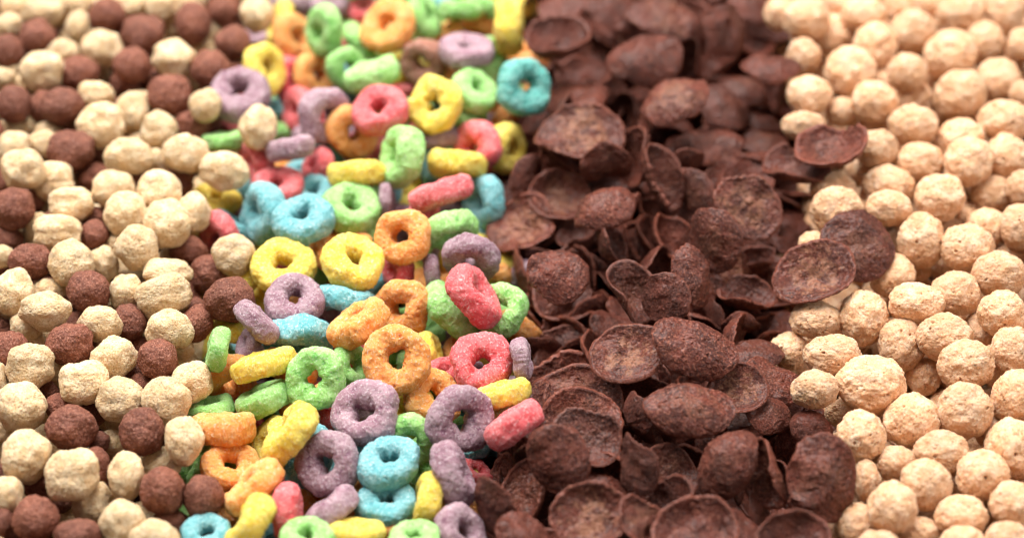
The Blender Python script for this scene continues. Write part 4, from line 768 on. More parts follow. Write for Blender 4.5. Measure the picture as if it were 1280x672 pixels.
flake;1477;6142 3307 735 175 191 42 965 769 769 769;0.50 1.04 0.0;mostly hidden chocolate flake, 76 percent across and 46 percent down the photo
flake;1480;6515 10366 2800 175 191 42 965 752 752 752;-0.50 0.98 0.0;domed chocolate flake, 73 percent across and 2 percent down the photo
flake;1481;5761 -6055 1315 175 191 42 965 686 686 686;0.50 1.04 0.0;mostly hidden chocolate flake, 74 percent across and 94 percent down the photo
flake;1485;3605 -2161 1296 0 0 131 991 629 629 629;-0.40 0.99 0.0;dark flake, 65.2 percent across and 70.4 percent down the photo
flake;1487;224 11409 1266 0 0 44 999 746 746 746;0.40 1.01 0.0;mostly hidden chocolate flake, 52 percent across and 4 percent down the photo
flake;1488;1085 8886 1359 0 0 44 999 829 829 829;0.40 1.06 0.0;mostly hidden chocolate flake, 54 percent across and 15 percent down the photo
flake;1490;426 6845 859 158 205 126 958 704 704 704;-0.40 1.10 0.0;mostly hidden chocolate flake, 52 percent across and 27 percent down the photo
flake;1491;7214 8056 1218 166 198 84 962 675 675 675;0.50 1.10 0.0;mostly hidden chocolate flake, 76 percent across and 21 percent down the photo
flake;1492;6540 7707 1237 166 198 84 962 611 611 611;-0.40 1.10 0.0;mostly hidden chocolate flake, 74 percent across and 20 percent down the photo
flake;1494;466 -4785 2458 26 35 157 987 761 761 761;0.90 0.86 0.0;mostly hidden chocolate flake, 51 percent across and 82 percent down the photo
flake;1495;2303 -8110 2590 475 639 88 598 717 717 717;0.70 0.87 0.0;mostly hidden chocolate flake, 61 percent across and 99 percent down the photo
flake;1496;4526 -4773 2246 384 623 158 663 727 727 727;0.90 1.10 0.0;mostly hidden chocolate flake, 69 percent across and 82 percent down the photo
flake;1497;328 -6593 2087 -360 -469 106 800 754 754 754;0.70 0.80 0.0;dark flake, 52.8 percent across and 93.6 percent down the photo
flake;1499;4305 4205 2556 536 840 18 83 603 603 603;-0.60 1.10 0.0;domed chocolate flake above a dark flake, 67 percent across and 29 percent down the photo
flake;1500;1786 1477 1290 520 647 -60 -554 782 782 782;0.70 1.02 0.0;mostly hidden chocolate flake, 58 percent across and 49 percent down the photo
flake;1501;5917 1486 1732 -78 -98 110 986 712 712 712;0.70 0.63 0.0;hollow-side-up chocolate flake above a dark flake, 74 percent across and 48 percent down the photo
flake;1502;4198 -6644 2379 -186 -303 217 909 675 675 675;0.80 1.10 0.0;mostly hidden chocolate flake, 68 percent across and 92 percent down the photo
flake;1503;931 3174 1602 301 359 77 880 748 748 748;0.90 0.80 0.0;mostly hidden chocolate flake, 54 percent across and 41 percent down the photo
flake;1504;1184 4677 2176 483 782 -90 -383 765 765 765;0.80 1.10 0.0;mostly hidden chocolate flake, 54 percent across and 30 percent down the photo
flake;1507;1206 -1079 1603 -134 -194 173 956 780 780 780;0.80 0.84 0.0;mostly hidden chocolate flake, 55 percent across and 63 percent down the photo
flake;1510;2992 -3073 1973 568 823 5 26 786 786 786;-0.60 1.10 0.0;mostly hidden chocolate flake, 63 percent across and 72 percent down the photo
flake;1511;424 4067 2131 504 630 66 587 703 703 703;-0.60 0.97 0.0;domed chocolate flake below a yellow ring, 51 percent across and 32 percent down the photo
flake;1513;5548 6650 1652 -120 -140 78 980 596 596 596;0.70 1.01 0.0;mostly hidden chocolate flake, 69 percent across and 24 percent down the photo
flake;1514;3453 -7186 3035 -309 -394 104 859 666 666 666;0.80 1.06 0.0;hollow-side-up chocolate flake below a dark flake, 66 percent across and 91 percent down the photo
flake;1516;5278 7764 1739 -193 -251 123 941 622 622 622;0.80 1.10 0.0;mostly hidden chocolate flake, 70 percent across and 15 percent down the photo
flake;1517;3730 3258 1466 300 417 138 847 695 695 695;0.80 1.06 0.0;mostly hidden chocolate flake, 64 percent across and 39 percent down the photo
flake;1519;2559 8326 1417 222 290 121 923 710 710 710;0.90 1.00 0.0;mostly hidden chocolate flake, 60 percent across and 16 percent down the photo
flake;1520;3472 7817 1607 47 73 217 972 643 643 643;0.70 1.10 0.0;mostly hidden chocolate flake, 63 percent across and 17 percent down the photo
flake;1523;5419 -6840 2296 271 439 197 833 622 622 622;-0.60 1.10 0.0;mostly hidden chocolate flake, 74 percent across and 95 percent down the photo
flake;1526;4169 6477 1716 513 843 -38 -157 675 675 675;0.90 1.10 0.0;mostly hidden chocolate flake, 66 percent across and 24 percent down the photo
flake;1528;1124 -3677 2013 369 430 63 822 746 746 746;-0.60 0.88 0.0;mostly hidden chocolate flake, 53 percent across and 73 percent down the photo
flake;1529;6511 -4764 1836 -410 -613 131 663 789 789 789;0.80 0.98 0.0;mostly hidden chocolate flake, 77 percent across and 83 percent down the photo
flake;1530;1395 9001 1808 314 356 54 878 691 691 691;0.70 0.69 0.0;mostly hidden chocolate flake, 55 percent across and 12 percent down the photo
flake;1531;3338 10351 1778 548 780 -52 -296 686 686 686;-0.60 1.05 0.0;mostly hidden chocolate flake, 62 percent across and 6 percent down the photo
flake;1532;6355 9519 2006 66 82 109 989 804 804 804;0.70 0.70 0.0;hollow-side-up chocolate flake below a golden ball, 74 percent across and 9 percent down the photo
flake;1533;1371 5740 2695 506 616 59 600 757 757 757;0.70 0.88 0.0;mostly hidden chocolate flake, 55 percent across and 19 percent down the photo
flake;1534;4983 10087 2224 508 683 -76 -519 814 814 814;-0.60 1.09 0.0;mostly hidden chocolate flake, 68 percent across and 4 percent down the photo
flake;1535;759 798 1086 -120 -170 166 964 696 696 696;0.70 1.02 0.0;dark flake, 52.1 percent across and 57.8 percent down the photo
flake;1536;2514 857 1348 500 801 -74 -320 689 689 689;0.90 1.10 0.0;mostly hidden chocolate flake, 59 percent across and 53 percent down the photo
flake;1537;3071 -4391 1896 398 594 136 686 723 723 723;0.70 1.10 0.0;mostly hidden chocolate flake, 63 percent across and 82 percent down the photo
flake;1538;2022 -1791 1817 294 402 132 857 731 731 731;0.70 1.10 0.0;mostly hidden chocolate flake, 57 percent across and 64 percent down the photo
flake;1539;2364 1052 2768 324 468 147 809 650 650 650;0.80 0.98 0.0;hollow-side-up chocolate flake above a dark flake, 60 percent across and 46 percent down the photo
flake;1540;6289 3137 1222 -216 -334 192 897 712 712 712;-0.60 1.10 0.0;mostly hidden chocolate flake, 74 percent across and 45 percent down the photo
flake;1541;2506 9237 2067 595 695 -31 -402 719 719 719;0.70 0.97 0.0;hollow-side-up chocolate flake above a dark flake, 59 percent across and 9 percent down the photo
flake;1542;6575 7013 1565 84 122 182 972 755 755 755;-0.60 0.85 0.0;mostly hidden chocolate flake, 75 percent across and 23 percent down the photo
flake;1544;2261 -5861 2680 585 785 -29 -202 623 623 623;0.80 1.10 0.0;mostly hidden chocolate flake, 60 percent across and 87 percent down the photo
flake;1545;6265 5126 1641 506 855 29 113 703 703 703;0.90 1.10 0.0;mostly hidden chocolate flake, 74 percent across and 29 percent down the photo
flake;1546;5709 16 2124 57 66 69 994 727 727 727;0.90 0.94 0.0;hollow-side-up chocolate flake above a dark flake, 73 percent across and 55 percent down the photo
flake;1548;3335 806 1932 500 635 70 585 848 848 848;0.70 0.91 0.0;mostly hidden chocolate flake, 64 percent across and 48 percent down the photo
flake;1549;5222 -1460 1958 399 652 151 627 798 798 798;0.70 1.10 0.0;mostly hidden chocolate flake, 72 percent across and 61 percent down the photo
flake;1550;1044 -5918 1729 596 733 34 327 704 704 704;-0.60 0.86 0.0;mostly hidden chocolate flake, 53 percent across and 94 percent down the photo
flake;1551;6447 -7009 2630 -376 -476 93 790 733 733 733;0.90 0.66 0.0;mostly hidden chocolate flake, 78 percent across and 94 percent down the photo
flake;1552;2897 -154 1416 270 311 65 909 768 768 768;-0.60 0.66 0.0;mostly hidden chocolate flake, 60 percent across and 57 percent down the photo
flake;1553;2739 2274 2917 -172 -273 209 923 597 597 597;0.90 1.10 0.0;mostly hidden chocolate flake, 62 percent across and 37 percent down the photo
flake;1555;400 1660 1162 304 514 199 777 817 817 817;0.80 1.10 0.0;mostly hidden chocolate flake, 51 percent across and 50 percent down the photo
flake;1556;3756 -2312 1840 355 486 122 789 811 811 811;0.80 1.02 0.0;mostly hidden chocolate flake, 65 percent across and 70 percent down the photo
flake;1557;4172 -115 1208 -437 -607 107 656 716 716 716;0.70 0.91 0.0;mostly hidden chocolate flake, 67 percent across and 58 percent down the photo
flake;1558;-141 -5362 1647 -367 -520 130 760 608 608 608;0.80 1.10 0.0;mostly hidden chocolate flake, 49 percent across and 87 percent down the photo
flake;1559;1672 2450 1726 -139 -176 113 968 624 624 624;0.90 0.90 0.0;hollow-side-up chocolate flake above a dark flake, 56 percent across and 44 percent down the photo
flake;1561;2382 -6670 2286 -158 -206 125 958 707 707 707;0.80 0.66 0.0;mostly hidden chocolate flake, 63 percent across and 92 percent down the photo
flake;1562;6521 3971 1532 294 409 140 853 717 717 717;0.70 1.10 0.0;mostly hidden chocolate flake, 76 percent across and 38 percent down the photo
flake;1563;6047 11240 2464 -212 -267 109 934 770 770 770;0.90 0.67 0.0;mostly hidden chocolate flake, 70 percent across and 0 percent down the photo
flake;1566;4947 977 1462 -285 -440 178 833 797 797 797;0.80 1.10 0.0;mostly hidden chocolate flake, 70 percent across and 56 percent down the photo
flake;1568;5348 4417 1384 496 655 78 564 640 640 640;0.80 0.97 0.0;mostly hidden chocolate flake, 70 percent across and 33 percent down the photo
flake;1569;1877 4585 1686 607 774 -22 -180 584 584 584;-0.60 0.96 0.0;mostly hidden chocolate flake, 57 percent across and 33 percent down the photo
flake;1571;526 -8265 2788 -72 -81 64 992 756 756 756;0.90 0.75 0.0;mostly hidden chocolate flake, 54 percent across and 99 percent down the photo
flake;1572;1023 11760 2074 537 829 32 150 761 761 761;0.70 1.10 0.0;mostly hidden chocolate flake, 52 percent across and 0 percent down the photo
flake;1575;6040 -6158 2400 556 632 -35 -538 637 637 637;0.90 0.71 0.0;mostly hidden chocolate flake, 77 percent across and 89 percent down the photo
flake;1576;5567 8929 2025 -272 -310 59 909 682 682 682;0.90 0.96 0.0;hollow-side-up chocolate flake above a dark flake, 70 percent across and 12 percent down the photo
flake;1577;506 -5824 2587 496 626 -69 -598 721 721 721;0.80 0.99 0.0;mostly hidden chocolate flake, 51 percent across and 85 percent down the photo
flake;1578;6853 7936 1880 -444 -591 94 667 781 781 781;0.80 1.02 0.0;mostly hidden chocolate flake, 76 percent across and 18 percent down the photo
flake;1579;3337 6254 1673 -359 -591 171 701 601 601 601;0.90 1.10 0.0;mostly hidden chocolate flake, 63 percent across and 23 percent down the photo
flake;1581;4998 10742 2758 490 753 -91 -429 731 731 731;0.90 1.10 0.0;mostly hidden chocolate flake, 69 percent across and 0 percent down the photo
flake;1582;6392 -3448 1397 -177 -206 73 960 780 780 780;0.90 0.62 0.0;mostly hidden chocolate flake, 76 percent across and 80 percent down the photo
flake;1583;3773 -5260 2267 573 817 -12 -68 675 675 675;0.70 0.99 0.0;mostly hidden chocolate flake, 68 percent across and 84 percent down the photo
T;1;-3454 -4937 2030 232 711 -38 662 1344 1323 1351;;mostly hidden blue ring, 35 percent across and 83 percent down the photo
V;3;-911 -2668 1665 -181 -674 98 710 1352 1345 1371;;violet ring right of an orange ring and left of a violet ring at bottom centre
T;3;-5100 -7561 2023 628 -25 89 773 1301 1305 1327;;blue ring below an orange ring and left of a green ring at bottom left
O;11;-150 6843 1686 172 741 -239 604 1333 1353 1291;;mostly hidden orange ring, 49 percent across and 22 percent down the photo
Y;4;-2344 -3599 1923 783 -142 -437 419 1371 1339 1326;;mostly hidden yellow ring above a blue ring, at bottom centre
O;1;514 10004 1237 943 -189 -87 258 1347 1340 1426;;mostly hidden orange ring, just above a dark teal ring
G;5;-2690 6431 2371 919 -324 -224 -28 1368 1337 1401;;mostly hidden green ring, 40 percent across and 21 percent down the photo
Y;7;112 12151 1550 -319 131 63 937 1444 1418 1435;;mostly hidden yellow ring, 52 percent across and 2 percent down the photo
G;0;-1873 -4874 1530 -347 353 675 -547 1363 1359 1338;;mostly hidden green ring, 41 percent across and 86 percent down the photo
O;6;-3538 -6113 1941 -442 -166 366 802 1263 1316 1284;;mostly hidden orange ring left of a blue ring, at bottom centre
P;2;-4026 -1439 1720 86 -305 -633 707 1338 1391 1358;;pink ring below a blue ring and left of an orange ring in the centre
T;3;-2107 5471 1369 820 -112 491 -272 1261 1322 1223;;mostly hidden blue ring, 42 percent across and 32 percent down the photo
G;11;-4032 9265 2230 793 -372 345 -337 1373 1403 1306;;green ring standing on its edge, 35 percent across and 8 percent down the photo
O;12;-4773 -3557 2131 204 -137 845 -474 1299 1372 1382;;mostly hidden orange ring, 28 percent across and 76 percent down the photo
P;2;-3802 5722 1614 395 552 554 -481 1312 1292 1238;;mostly hidden pink ring, 36 percent across and 28 percent down the photo
P;8;-2234 2684 2137 -254 541 -444 668 1311 1253 1326;;pink ring left of a green ring and below a pink ring in the centre
T;13;-817 3474 778 -144 -517 743 -400 1250 1224 1214;;mostly hidden blue ring, left of a dark flake and below a blue ring
G;9;-2987 10591 2817 724 541 405 140 1365 1352 1364;;green ring above an orange ring and right of a pink ring at top centre
G;4;-2734 -707 1483 669 598 183 401 1411 1375 1377;;mostly hidden green ring, 39 percent across and 64 percent down the photo
O;3;172 -521 1378 36 592 568 -571 1352 1418 1412;;mostly hidden orange ring, 51 percent across and 61 percent down the photo
G;6;-4840 1652 1527 -344 312 -588 662 1231 1282 1293;;mostly hidden green ring above a blue ring, at middle left
O;13;-6335 -6069 1730 -388 -542 -15 745 1270 1295 1358;;mostly hidden orange ring, 22 percent across and 96 percent down the photo
T;4;-4805 8459 1280 641 697 316 56 1328 1355 1355;;blue ring above an orange ring and right of an orange ring at top centre
G;10;-3464 2441 1753 -380 -59 851 -358 1240 1291 1229;;mostly hidden green ring, 36 percent across and 43 percent down the photo
Y;10;-6274 444 1875 -304 296 -522 740 1391 1454 1481;;mostly hidden yellow ring, 25 percent across and 54 percent down the photo
Y;13;-3057 8611 2014 570 10 -214 -794 1368 1370 1393;;mostly hidden yellow ring, just left of a brown ring
O;0;-1096 -5809 1124 611 -444 -68 652 1279 1326 1313;;mostly hidden orange ring, 46 percent across and 95 percent down the photo
T;10;-6968 2606 1772 -204 352 231 884 1259 1205 1227;;mostly hidden blue ring, 23 percent across and 42 percent down the photo
T;10;-3388 1174 1506 840 121 -248 -467 1461 1411 1431;;mostly hidden blue ring, 37 percent across and 53 percent down the photo
V;3;-4565 -47 1540 613 -384 -403 560 1415 1429 1445;;mostly hidden violet ring right of a blue ring, at middle left
O;0;-353 5384 1104 552 453 700 -6 1335 1316 1219;;orange ring above a blue ring and left of a dark flake at top centre
T;11;-1146 -4139 1397 67 -97 153 981 1314 1309 1332;;mostly hidden blue ring, 47 percent across and 84 percent down the photo
O;12;842 7607 1580 952 -51 295 57 1302 1351 1402;;mostly hidden orange ring, just right of a dark teal ring
G;8;-2212 -1807 1243 -328 -654 -138 668 1403 1384 1345;;mostly hidden green ring, 39 percent across and 68 percent down the photo
T;9;-2993 4330 1921 -155 -635 189 733 1251 1259 1250;;mostly hidden blue ring, 39 percent across and 36 percent down the photo
Y;7;-243 2092 736 596 686 414 -56 1440 1381 1487;;mostly hidden yellow ring, above a green ring and below a dark flake
O;1;-5159 -2430 2138 -48 240 831 -499 1381 1412 1394;;mostly hidden orange ring, 29 percent across and 69 percent down the photo
P;12;-5992 -3670 1612 -351 217 802 -432 1389 1339 1274;;mostly hidden pink ring left of a yellow ring, at bottom left
G;8;-6990 -5140 1834 752 -203 -555 292 1296 1338 1324;;mostly hidden green ring, 19 percent across and 86 percent down the photo
O;3;-1682 8087 1982 -225 270 707 -614 1295 1294 1318;;mostly hidden orange ring, above a yellow ring and right of a brown ring
T;12;-6921 4678 1328 844 -320 -280 327 1259 1315 1212;;mostly hidden blue ring, 24 percent across and 35 percent down the photo
cream;9;-13672 11187 2166 -274 662 -645 -267 461 481 475;;mostly hidden cream corn puff, 2 percent across and 1 percent down the photo
cream;12;-12390 11182 2074 640 300 -665 -241 471 461 481;;mostly hidden cream corn puff, 6 percent across and 3 percent down the photo
cream;10;-11441 11171 2217 2 -1 924 -383 482 459 461;;cream corn puff buried out of sight beneath the top pieces of its heap
cream;10;-10254 11390 2238 13 6 -383 924 482 462 479;;mostly hidden cream corn puff, 14 percent across and 1 percent down the photo
cream;9;-8854 11257 2213 21 9 -383 924 482 462 466;;mostly hidden cream corn puff, 19 percent across and 0 percent down the photo
brown;3;-7912 11035 2209 258 622 283 683 461 477 481;;mostly hidden brown cocoa puff, 22 percent across and 1 percent down the photo
G;9;-5482 12045 1722 618 445 -635 126 1294 1326 1340;;green ring lying in its heap just past the far edge of the photo
G;6;-4227 12093 1479 -59 425 73 900 1378 1317 1338;;green ring buried out of sight beneath the top pieces of its heap
G;11;-2946 12039 1385 5 -475 -109 874 1347 1309 1308;;green ring buried out of sight beneath the top pieces of its heap
P;7;-771 12500 1274 986 96 49 -123 1286 1305 1386;;pink ring lying in its heap just past the far edge of the photo
gold;11;7875 12146 1380 -18 7 924 -383 560 545 540;;golden corn ball buried out of sight beneath the top pieces of its heap
gold;2;8947 10975 2300 641 298 -664 -243 556 541 561;;golden corn ball buried out of sight beneath the top pieces of its heap
gold;2;9959 11463 2063 271 -653 -271 653 525 541 561;;mostly hidden golden corn ball, 86 percent across and 0 percent down the photo
gold;3;11428 11383 2064 -383 924 24 10 562 542 525;;golden corn ball buried out of sight beneath the top pieces of its heap
gold;10;12685 11514 2047 641 -298 -243 -664 541 562 542;;golden corn ball lying in its heap just past the far edge of the photo
gold;6;13842 11082 2171 -11 -27 383 923 562 558 542;;golden corn ball buried out of sight beneath the top pieces of its heap
cream;2;-14223 9772 2228 924 -383 19 -8 480 469 460;;cream corn puff lying in its heap just past the left edge of the photo
brown;13;-12901 9820 2177 290 645 661 -251 451 480 460;;brown cocoa puff buried out of sight beneath the top pieces of its heap
cream;5;-11771 9819 1853 652 -274 -268 -654 472 480 460;;mostly hidden cream corn puff, 9 percent across and 7 percent down the photo
brown;6;-10539 9404 2175 648 -268 -659 273 460 476 480;;mostly hidden brown cocoa puff, 12 percent across and 7 percent down the photo
cream;4;-9312 9860 1797 646 287 660 254 452 460 480;;cream corn puff buried out of sight beneath the top pieces of its heap
brown;9;-8421 9671 1953 661 -274 -646 267 460 479 480;;brown cocoa puff buried out of sight beneath the top pieces of its heap
brown;1;-7240 10920 1289 648 268 -273 659 460 480 457;;mostly hidden brown cocoa puff, 24 percent across and 5 percent down the photo
O;5;-6206 11130 1071 813 539 -220 -12 1338 1380 1289;;orange ring buried out of sight beneath the top pieces of its heap
G;10;-4974 10996 1175 -235 -35 -3 971 1337 1348 1319;;green ring buried out of sight beneath the top pieces of its heap
O;1;-3746 10840 1260 617 300 64 -725 1346 1334 1343;;mostly hidden orange ring, 38 percent across and 5 percent down the photo
G;6;-2276 10594 1520 -151 359 -190 901 1330 1314 1351;;mostly hidden green ring, above a brown ring and below a green ring
V;0;-176 11357 689 526 119 540 -647 1289 1340 1299;;mostly hidden violet ring, just above a dark teal ring
flake;1724;2340 11091 1048 513 595 -46 -617 809 809 809;-0.40 1.10 0.0;mostly hidden chocolate flake, 60 percent across and 7 percent down the photo
gold;4;8201 10110 1706 625 259 282 -680 538 558 518;;mostly hidden golden corn ball, 77 percent across and 7 percent down the photo
gold;13;9472 9597 2095 -382 923 43 18 559 539 543;;mostly hidden golden corn ball, 83 percent across and 6 percent down the photo
gold;11;10574 9865 2123 245 663 642 -295 546 560 540;;mostly hidden golden corn ball, 87 percent across and 6 percent down the photo
gold;11;11638 9840 2111 657 -272 649 -269 540 535 560;;mostly hidden golden corn ball, 92 percent across and 5 percent down the photo
gold;0;12803 9685 2161 924 -383 25 -10 560 535 540;;golden corn ball buried out of sight beneath the top pieces of its heap
gold;5;13866 9635 2266 302 -639 -238 666 531 540 560;;mostly hidden golden corn ball, 99 percent across and 7 percent down the photo
cream;11;-13521 8302 1846 629 260 280 -677 459 478 449;;mostly hidden cream corn puff, 1 percent across and 13 percent down the photo
cream;5;-12102 8144 2128 -282 681 624 259 459 479 447;;mostly hidden cream corn puff, 6 percent across and 16 percent down the photo
cream;1;-11159 8191 2086 923 382 16 -38 479 459 472;;mostly hidden cream corn puff, 10 percent across and 14 percent down the photo
brown;10;-9966 8281 2159 257 -621 684 283 459 479 459;;mostly hidden brown cocoa puff, 14 percent across and 15 percent down the photo
cream;7;-8692 8135 2143 674 -279 632 -262 459 449 479;;mostly hidden cream corn puff, 19 percent across and 16 percent down the photo
brown;5;-7476 8577 1594 648 284 659 257 472 458 478;;mostly hidden brown cocoa puff, 23 percent across and 13 percent down the photo
V;2;-6410 9057 1231 809 386 295 329 1372 1342 1313;;violet ring buried out of sight beneath the top pieces of its heap
T;7;-5200 9347 1124 639 652 46 405 1365 1334 1305;;blue ring buried out of sight beneath the top pieces of its heap
P;2;-2908 9245 1149 639 688 -158 305 1304 1280 1291;;pink ring buried out of sight beneath the top pieces of its heap
Y;2;-1580 8847 1603 -371 -412 -312 772 1308 1318 1251;;yellow ring buried out of sight beneath the top pieces of its heap
Y;1;515 10016 661 893 235 -21 383 1302 1353 1261;;mostly hidden yellow ring, 51 percent across and 16 percent down the photo
flake;1748;1907 9540 1001 696 707 -1 -124 808 808 808;-0.40 1.07 0.0;mostly hidden chocolate flake, 57 percent across and 10 percent down the photo
flake;1749;3018 9460 901 660 710 9 247 806 806 806;-0.60 1.09 0.0;mostly hidden chocolate flake, 61 percent across and 16 percent down the photo
flake;1752;6542 9918 910 620 755 21 211 807 807 807;0.60 1.10 0.0;mostly hidden chocolate flake, 72 percent across and 13 percent down the photo
gold;12;7719 9005 1489 -6 -2 -383 924 556 536 552;;mostly hidden golden corn ball, 78 percent across and 15 percent down the photo
gold;11;8667 9058 1368 665 -275 -642 266 537 552 557;;mostly hidden golden corn ball, 80 percent across and 13 percent down the photo
gold;7;9822 8305 1906 663 -247 -294 -643 533 558 538;;golden corn ball buried out of sight beneath the top pieces of its heap
gold;7;10925 8033 2130 -271 654 653 270 538 558 533;;mostly hidden golden corn ball, 91 percent across and 15 percent down the photo
gold;4;11905 8290 2127 923 382 -16 38 558 539 554;;mostly hidden golden corn ball, 95 percent across and 12 percent down the photo
gold;2;13477 8473 1744 924 -383 5 -2 558 520 538;;mostly hidden golden corn ball, 100 percent across and 13 percent down the photo
cream;7;-13711 6858 2103 923 -382 31 -13 477 474 458;;cream corn puff lying in its heap just past the left edge of the photo
cream;6;-12626 6623 2133 -258 623 683 283 457 477 449;;cream corn puff buried out of sight beneath the top pieces of its heap
brown;12;-11205 6395 2158 -268 -647 273 660 457 472 477;;mostly hidden brown cocoa puff, 7 percent across and 23 percent down the photo
brown;5;-10269 6475 2197 283 683 258 622 457 460 477;;mostly hidden brown cocoa puff, 11 percent across and 19 percent down the photo
cream;1;-9134 6911 2003 -6 -15 383 924 477 442 457;;mostly hidden cream corn puff, 16 percent across and 21 percent down the photo
brown;9;-8084 6596 2165 383 924 5 12 477 471 457;;mostly hidden brown cocoa puff, 21 percent across and 23 percent down the photo
P;5;-7146 7858 958 881 345 290 -145 1329 1332 1298;;mostly hidden pink ring, just left of a cream puff
G;11;-5942 8315 799 636 -11 314 -705 1359 1335 1348;;mostly hidden green ring below a yellow ring, at top left
O;1;-4658 8518 454 889 -75 185 412 1277 1315 1276;;orange ring buried out of sight beneath the top pieces of its heap
G;3;-3382 7200 1758 718 644 -169 -201 1315 1347 1263;;green ring buried out of sight beneath the top pieces of its heap
T;13;-1356 8002 905 614 553 -245 507 1372 1343 1382;;mostly hidden blue ring, 43 percent across and 21 percent down the photo
G;12;124 8100 913 823 533 -191 -43 1315 1374 1348;;green ring buried out of sight beneath the top pieces of its heap
flake;1776;4819 8338 837 444 533 65 717 802 802 802;-0.60 1.10 0.0;mostly hidden chocolate flake, 68 percent across and 23 percent down the photo
flake;1778;6972 8707 874 491 794 -82 -350 806 806 806;-0.40 1.10 0.0;mostly hidden chocolate flake, 77 percent across and 19 percent down the photo
gold;3;8289 7726 995 5 -12 924 383 555 535 527;;mostly hidden golden corn ball, 81 percent across and 22 percent down the photo
gold;0;9401 7583 1378 924 -383 21 -9 556 526 536;;mostly hidden golden corn ball, 83 percent across and 22 percent down the photo
gold;4;10161 7118 1603 -252 661 -289 646 515 536 556;;golden corn ball buried out of sight beneath the top pieces of its heap
gold;6;11330 7195 1521 -383 924 26 11 556 537 533;;golden corn ball buried out of sight beneath the top pieces of its heap
gold;0;12522 7101 1883 383 924 0 0 557 551 537;;golden corn ball buried out of sight beneath the top pieces of its heap
gold;8;13476 6487 2132 663 247 643 294 515 537 557;;golden corn ball lying in its heap just past the right edge of the photo
brown;12;-13081 5492 1748 678 -281 628 -260 456 446 476;;brown cocoa puff buried out of sight beneath the top pieces of its heap
cream;12;-11639 5372 1792 924 383 6 -13 476 456 456;;cream corn puff buried out of sight beneath the top pieces of its heap
cream;3;-10651 5394 1767 -244 664 -296 642 442 456 476;;cream corn puff buried out of sight beneath the top pieces of its heap
cream;7;-9607 5401 2085 650 -279 -262 -657 457 476 456;;mostly hidden cream corn puff, 13 percent across and 25 percent down the photo
cream;8;-8463 5728 1754 -261 657 280 -649 458 456 476;;cream corn puff buried out of sight beneath the top pieces of its heap
cream;13;-7295 5573 1693 630 -261 -676 280 456 464 476;;cream corn puff below a green ring and above a cream puff at top left
G;13;-6237 6700 860 434 68 637 -634 1357 1281 1400;;mostly hidden green ring, above a pink ring and right of a cream puff
G;12;-5012 6551 705 546 642 229 487 1361 1280 1259;;green ring buried out of sight beneath the top pieces of its heap
V;2;-3946 6474 927 807 347 396 -269 1311 1355 1321;;violet ring above a yellow ring and right of a violet ring at top centre
P;12;-2841 6046 1287 471 -229 -520 675 1321 1374 1334;;pink ring buried out of sight beneath the top pieces of its heap
P;5;-1916 6312 1104 -446 178 -481 734 1287 1330 1280;;pink ring buried out of sight beneath the top pieces of its heap
O;6;-488 6528 899 -299 118 -123 939 1278 1367 1294;;orange ring buried out of sight beneath the top pieces of its heap
flake;1802;2942 7222 880 480 667 92 562 801 801 801;0.60 1.10 0.2;mostly hidden chocolate flake, 61 percent across and 21 percent down the photo
flake;1803;4200 6920 901 532 667 58 519 800 800 800;-0.60 1.10 0.0;mostly hidden chocolate flake, 64 percent across and 25 percent down the photo
flake;1804;5246 6781 817 704 654 -10 278 801 801 801;0.60 0.95 0.0;dark flake, 69.0 percent across and 23.8 percent down the photo
flake;1805;6435 6787 897 466 700 -106 -531 803 803 803;-0.40 1.10 0.2;mostly hidden chocolate flake, 73 percent across and 25 percent down the photo
gold;9;8613 6068 1461 651 -276 265 656 528 554 534;;mostly hidden golden corn ball, 82 percent across and 26 percent down the photo
gold;5;9464 5715 1696 20 47 382 923 555 534 535;;golden corn ball buried out of sight beneath the top pieces of its heap
gold;1;10516 5154 2072 657 261 649 281 532 535 555;;mostly hidden golden corn ball, 90 percent across and 27 percent down the photo
gold;13;11802 5664 1858 -252 661 -289 645 534 536 555;;golden corn ball buried out of sight beneath the top pieces of its heap
gold;11;12628 5172 2059 269 -649 658 272 535 555 535;;mostly hidden golden corn ball, 96 percent across and 26 percent down the photo
brown;11;-13095 3877 2183 250 661 -645 291 474 475 455;;mostly hidden brown cocoa puff, 0 percent across and 34 percent down the photo
brown;10;-12214 3889 1945 287 -646 -254 660 463 455 475;;brown cocoa puff buried out of sight beneath the top pieces of its heap
cream;3;-11055 4235 1619 654 -271 -653 270 455 471 474;;mostly hidden cream corn puff, 8 percent across and 34 percent down the photo
cream;12;-9912 4235 1825 645 290 661 251 471 455 475;;cream corn puff buried out of sight beneath the top pieces of its heap
cream;5;-8756 4041 1843 630 -261 676 -280 455 439 475;;cream corn puff buried out of sight beneath the top pieces of its heap
cream;11;-7945 4425 1325 666 -276 -641 265 455 449 474;;mostly hidden cream corn puff, 19 percent across and 34 percent down the photo
Y;9;-6747 5321 517 684 70 32 725 1292 1331 1297;;yellow ring buried out of sight beneath the top pieces of its heap
O;5;-5668 5027 841 187 -468 622 -599 1362 1317 1274;;orange ring buried out of sight beneath the top pieces of its heap
V;6;-4538 5509 587 863 211 -322 327 1316 1304 1310;;violet ring buried out of sight beneath the top pieces of its heap
G;4;-2402 5237 609 -341 -208 105 911 1306 1330 1297;;green ring buried out of sight beneath the top pieces of its heap
O;5;-1008 5690 693 442 626 -147 -625 1360 1276 1244;;orange ring buried out of sight beneath the top pieces of its heap
Y;7;-40 5321 603 350 -279 -288 847 1284 1360 1305;;yellow ring buried out of sight beneath the top pieces of its heap
flake;1828;3338 5508 806 -276 -448 197 827 798 798 798;-0.60 1.10 0.0;mostly hidden chocolate flake, 63 percent across and 35 percent down the photo
flake;1831;6698 5515 802 394 547 118 729 802 802 802;0.50 1.10 0.0;mostly hidden chocolate flake, 76 percent across and 34 percent down the photo
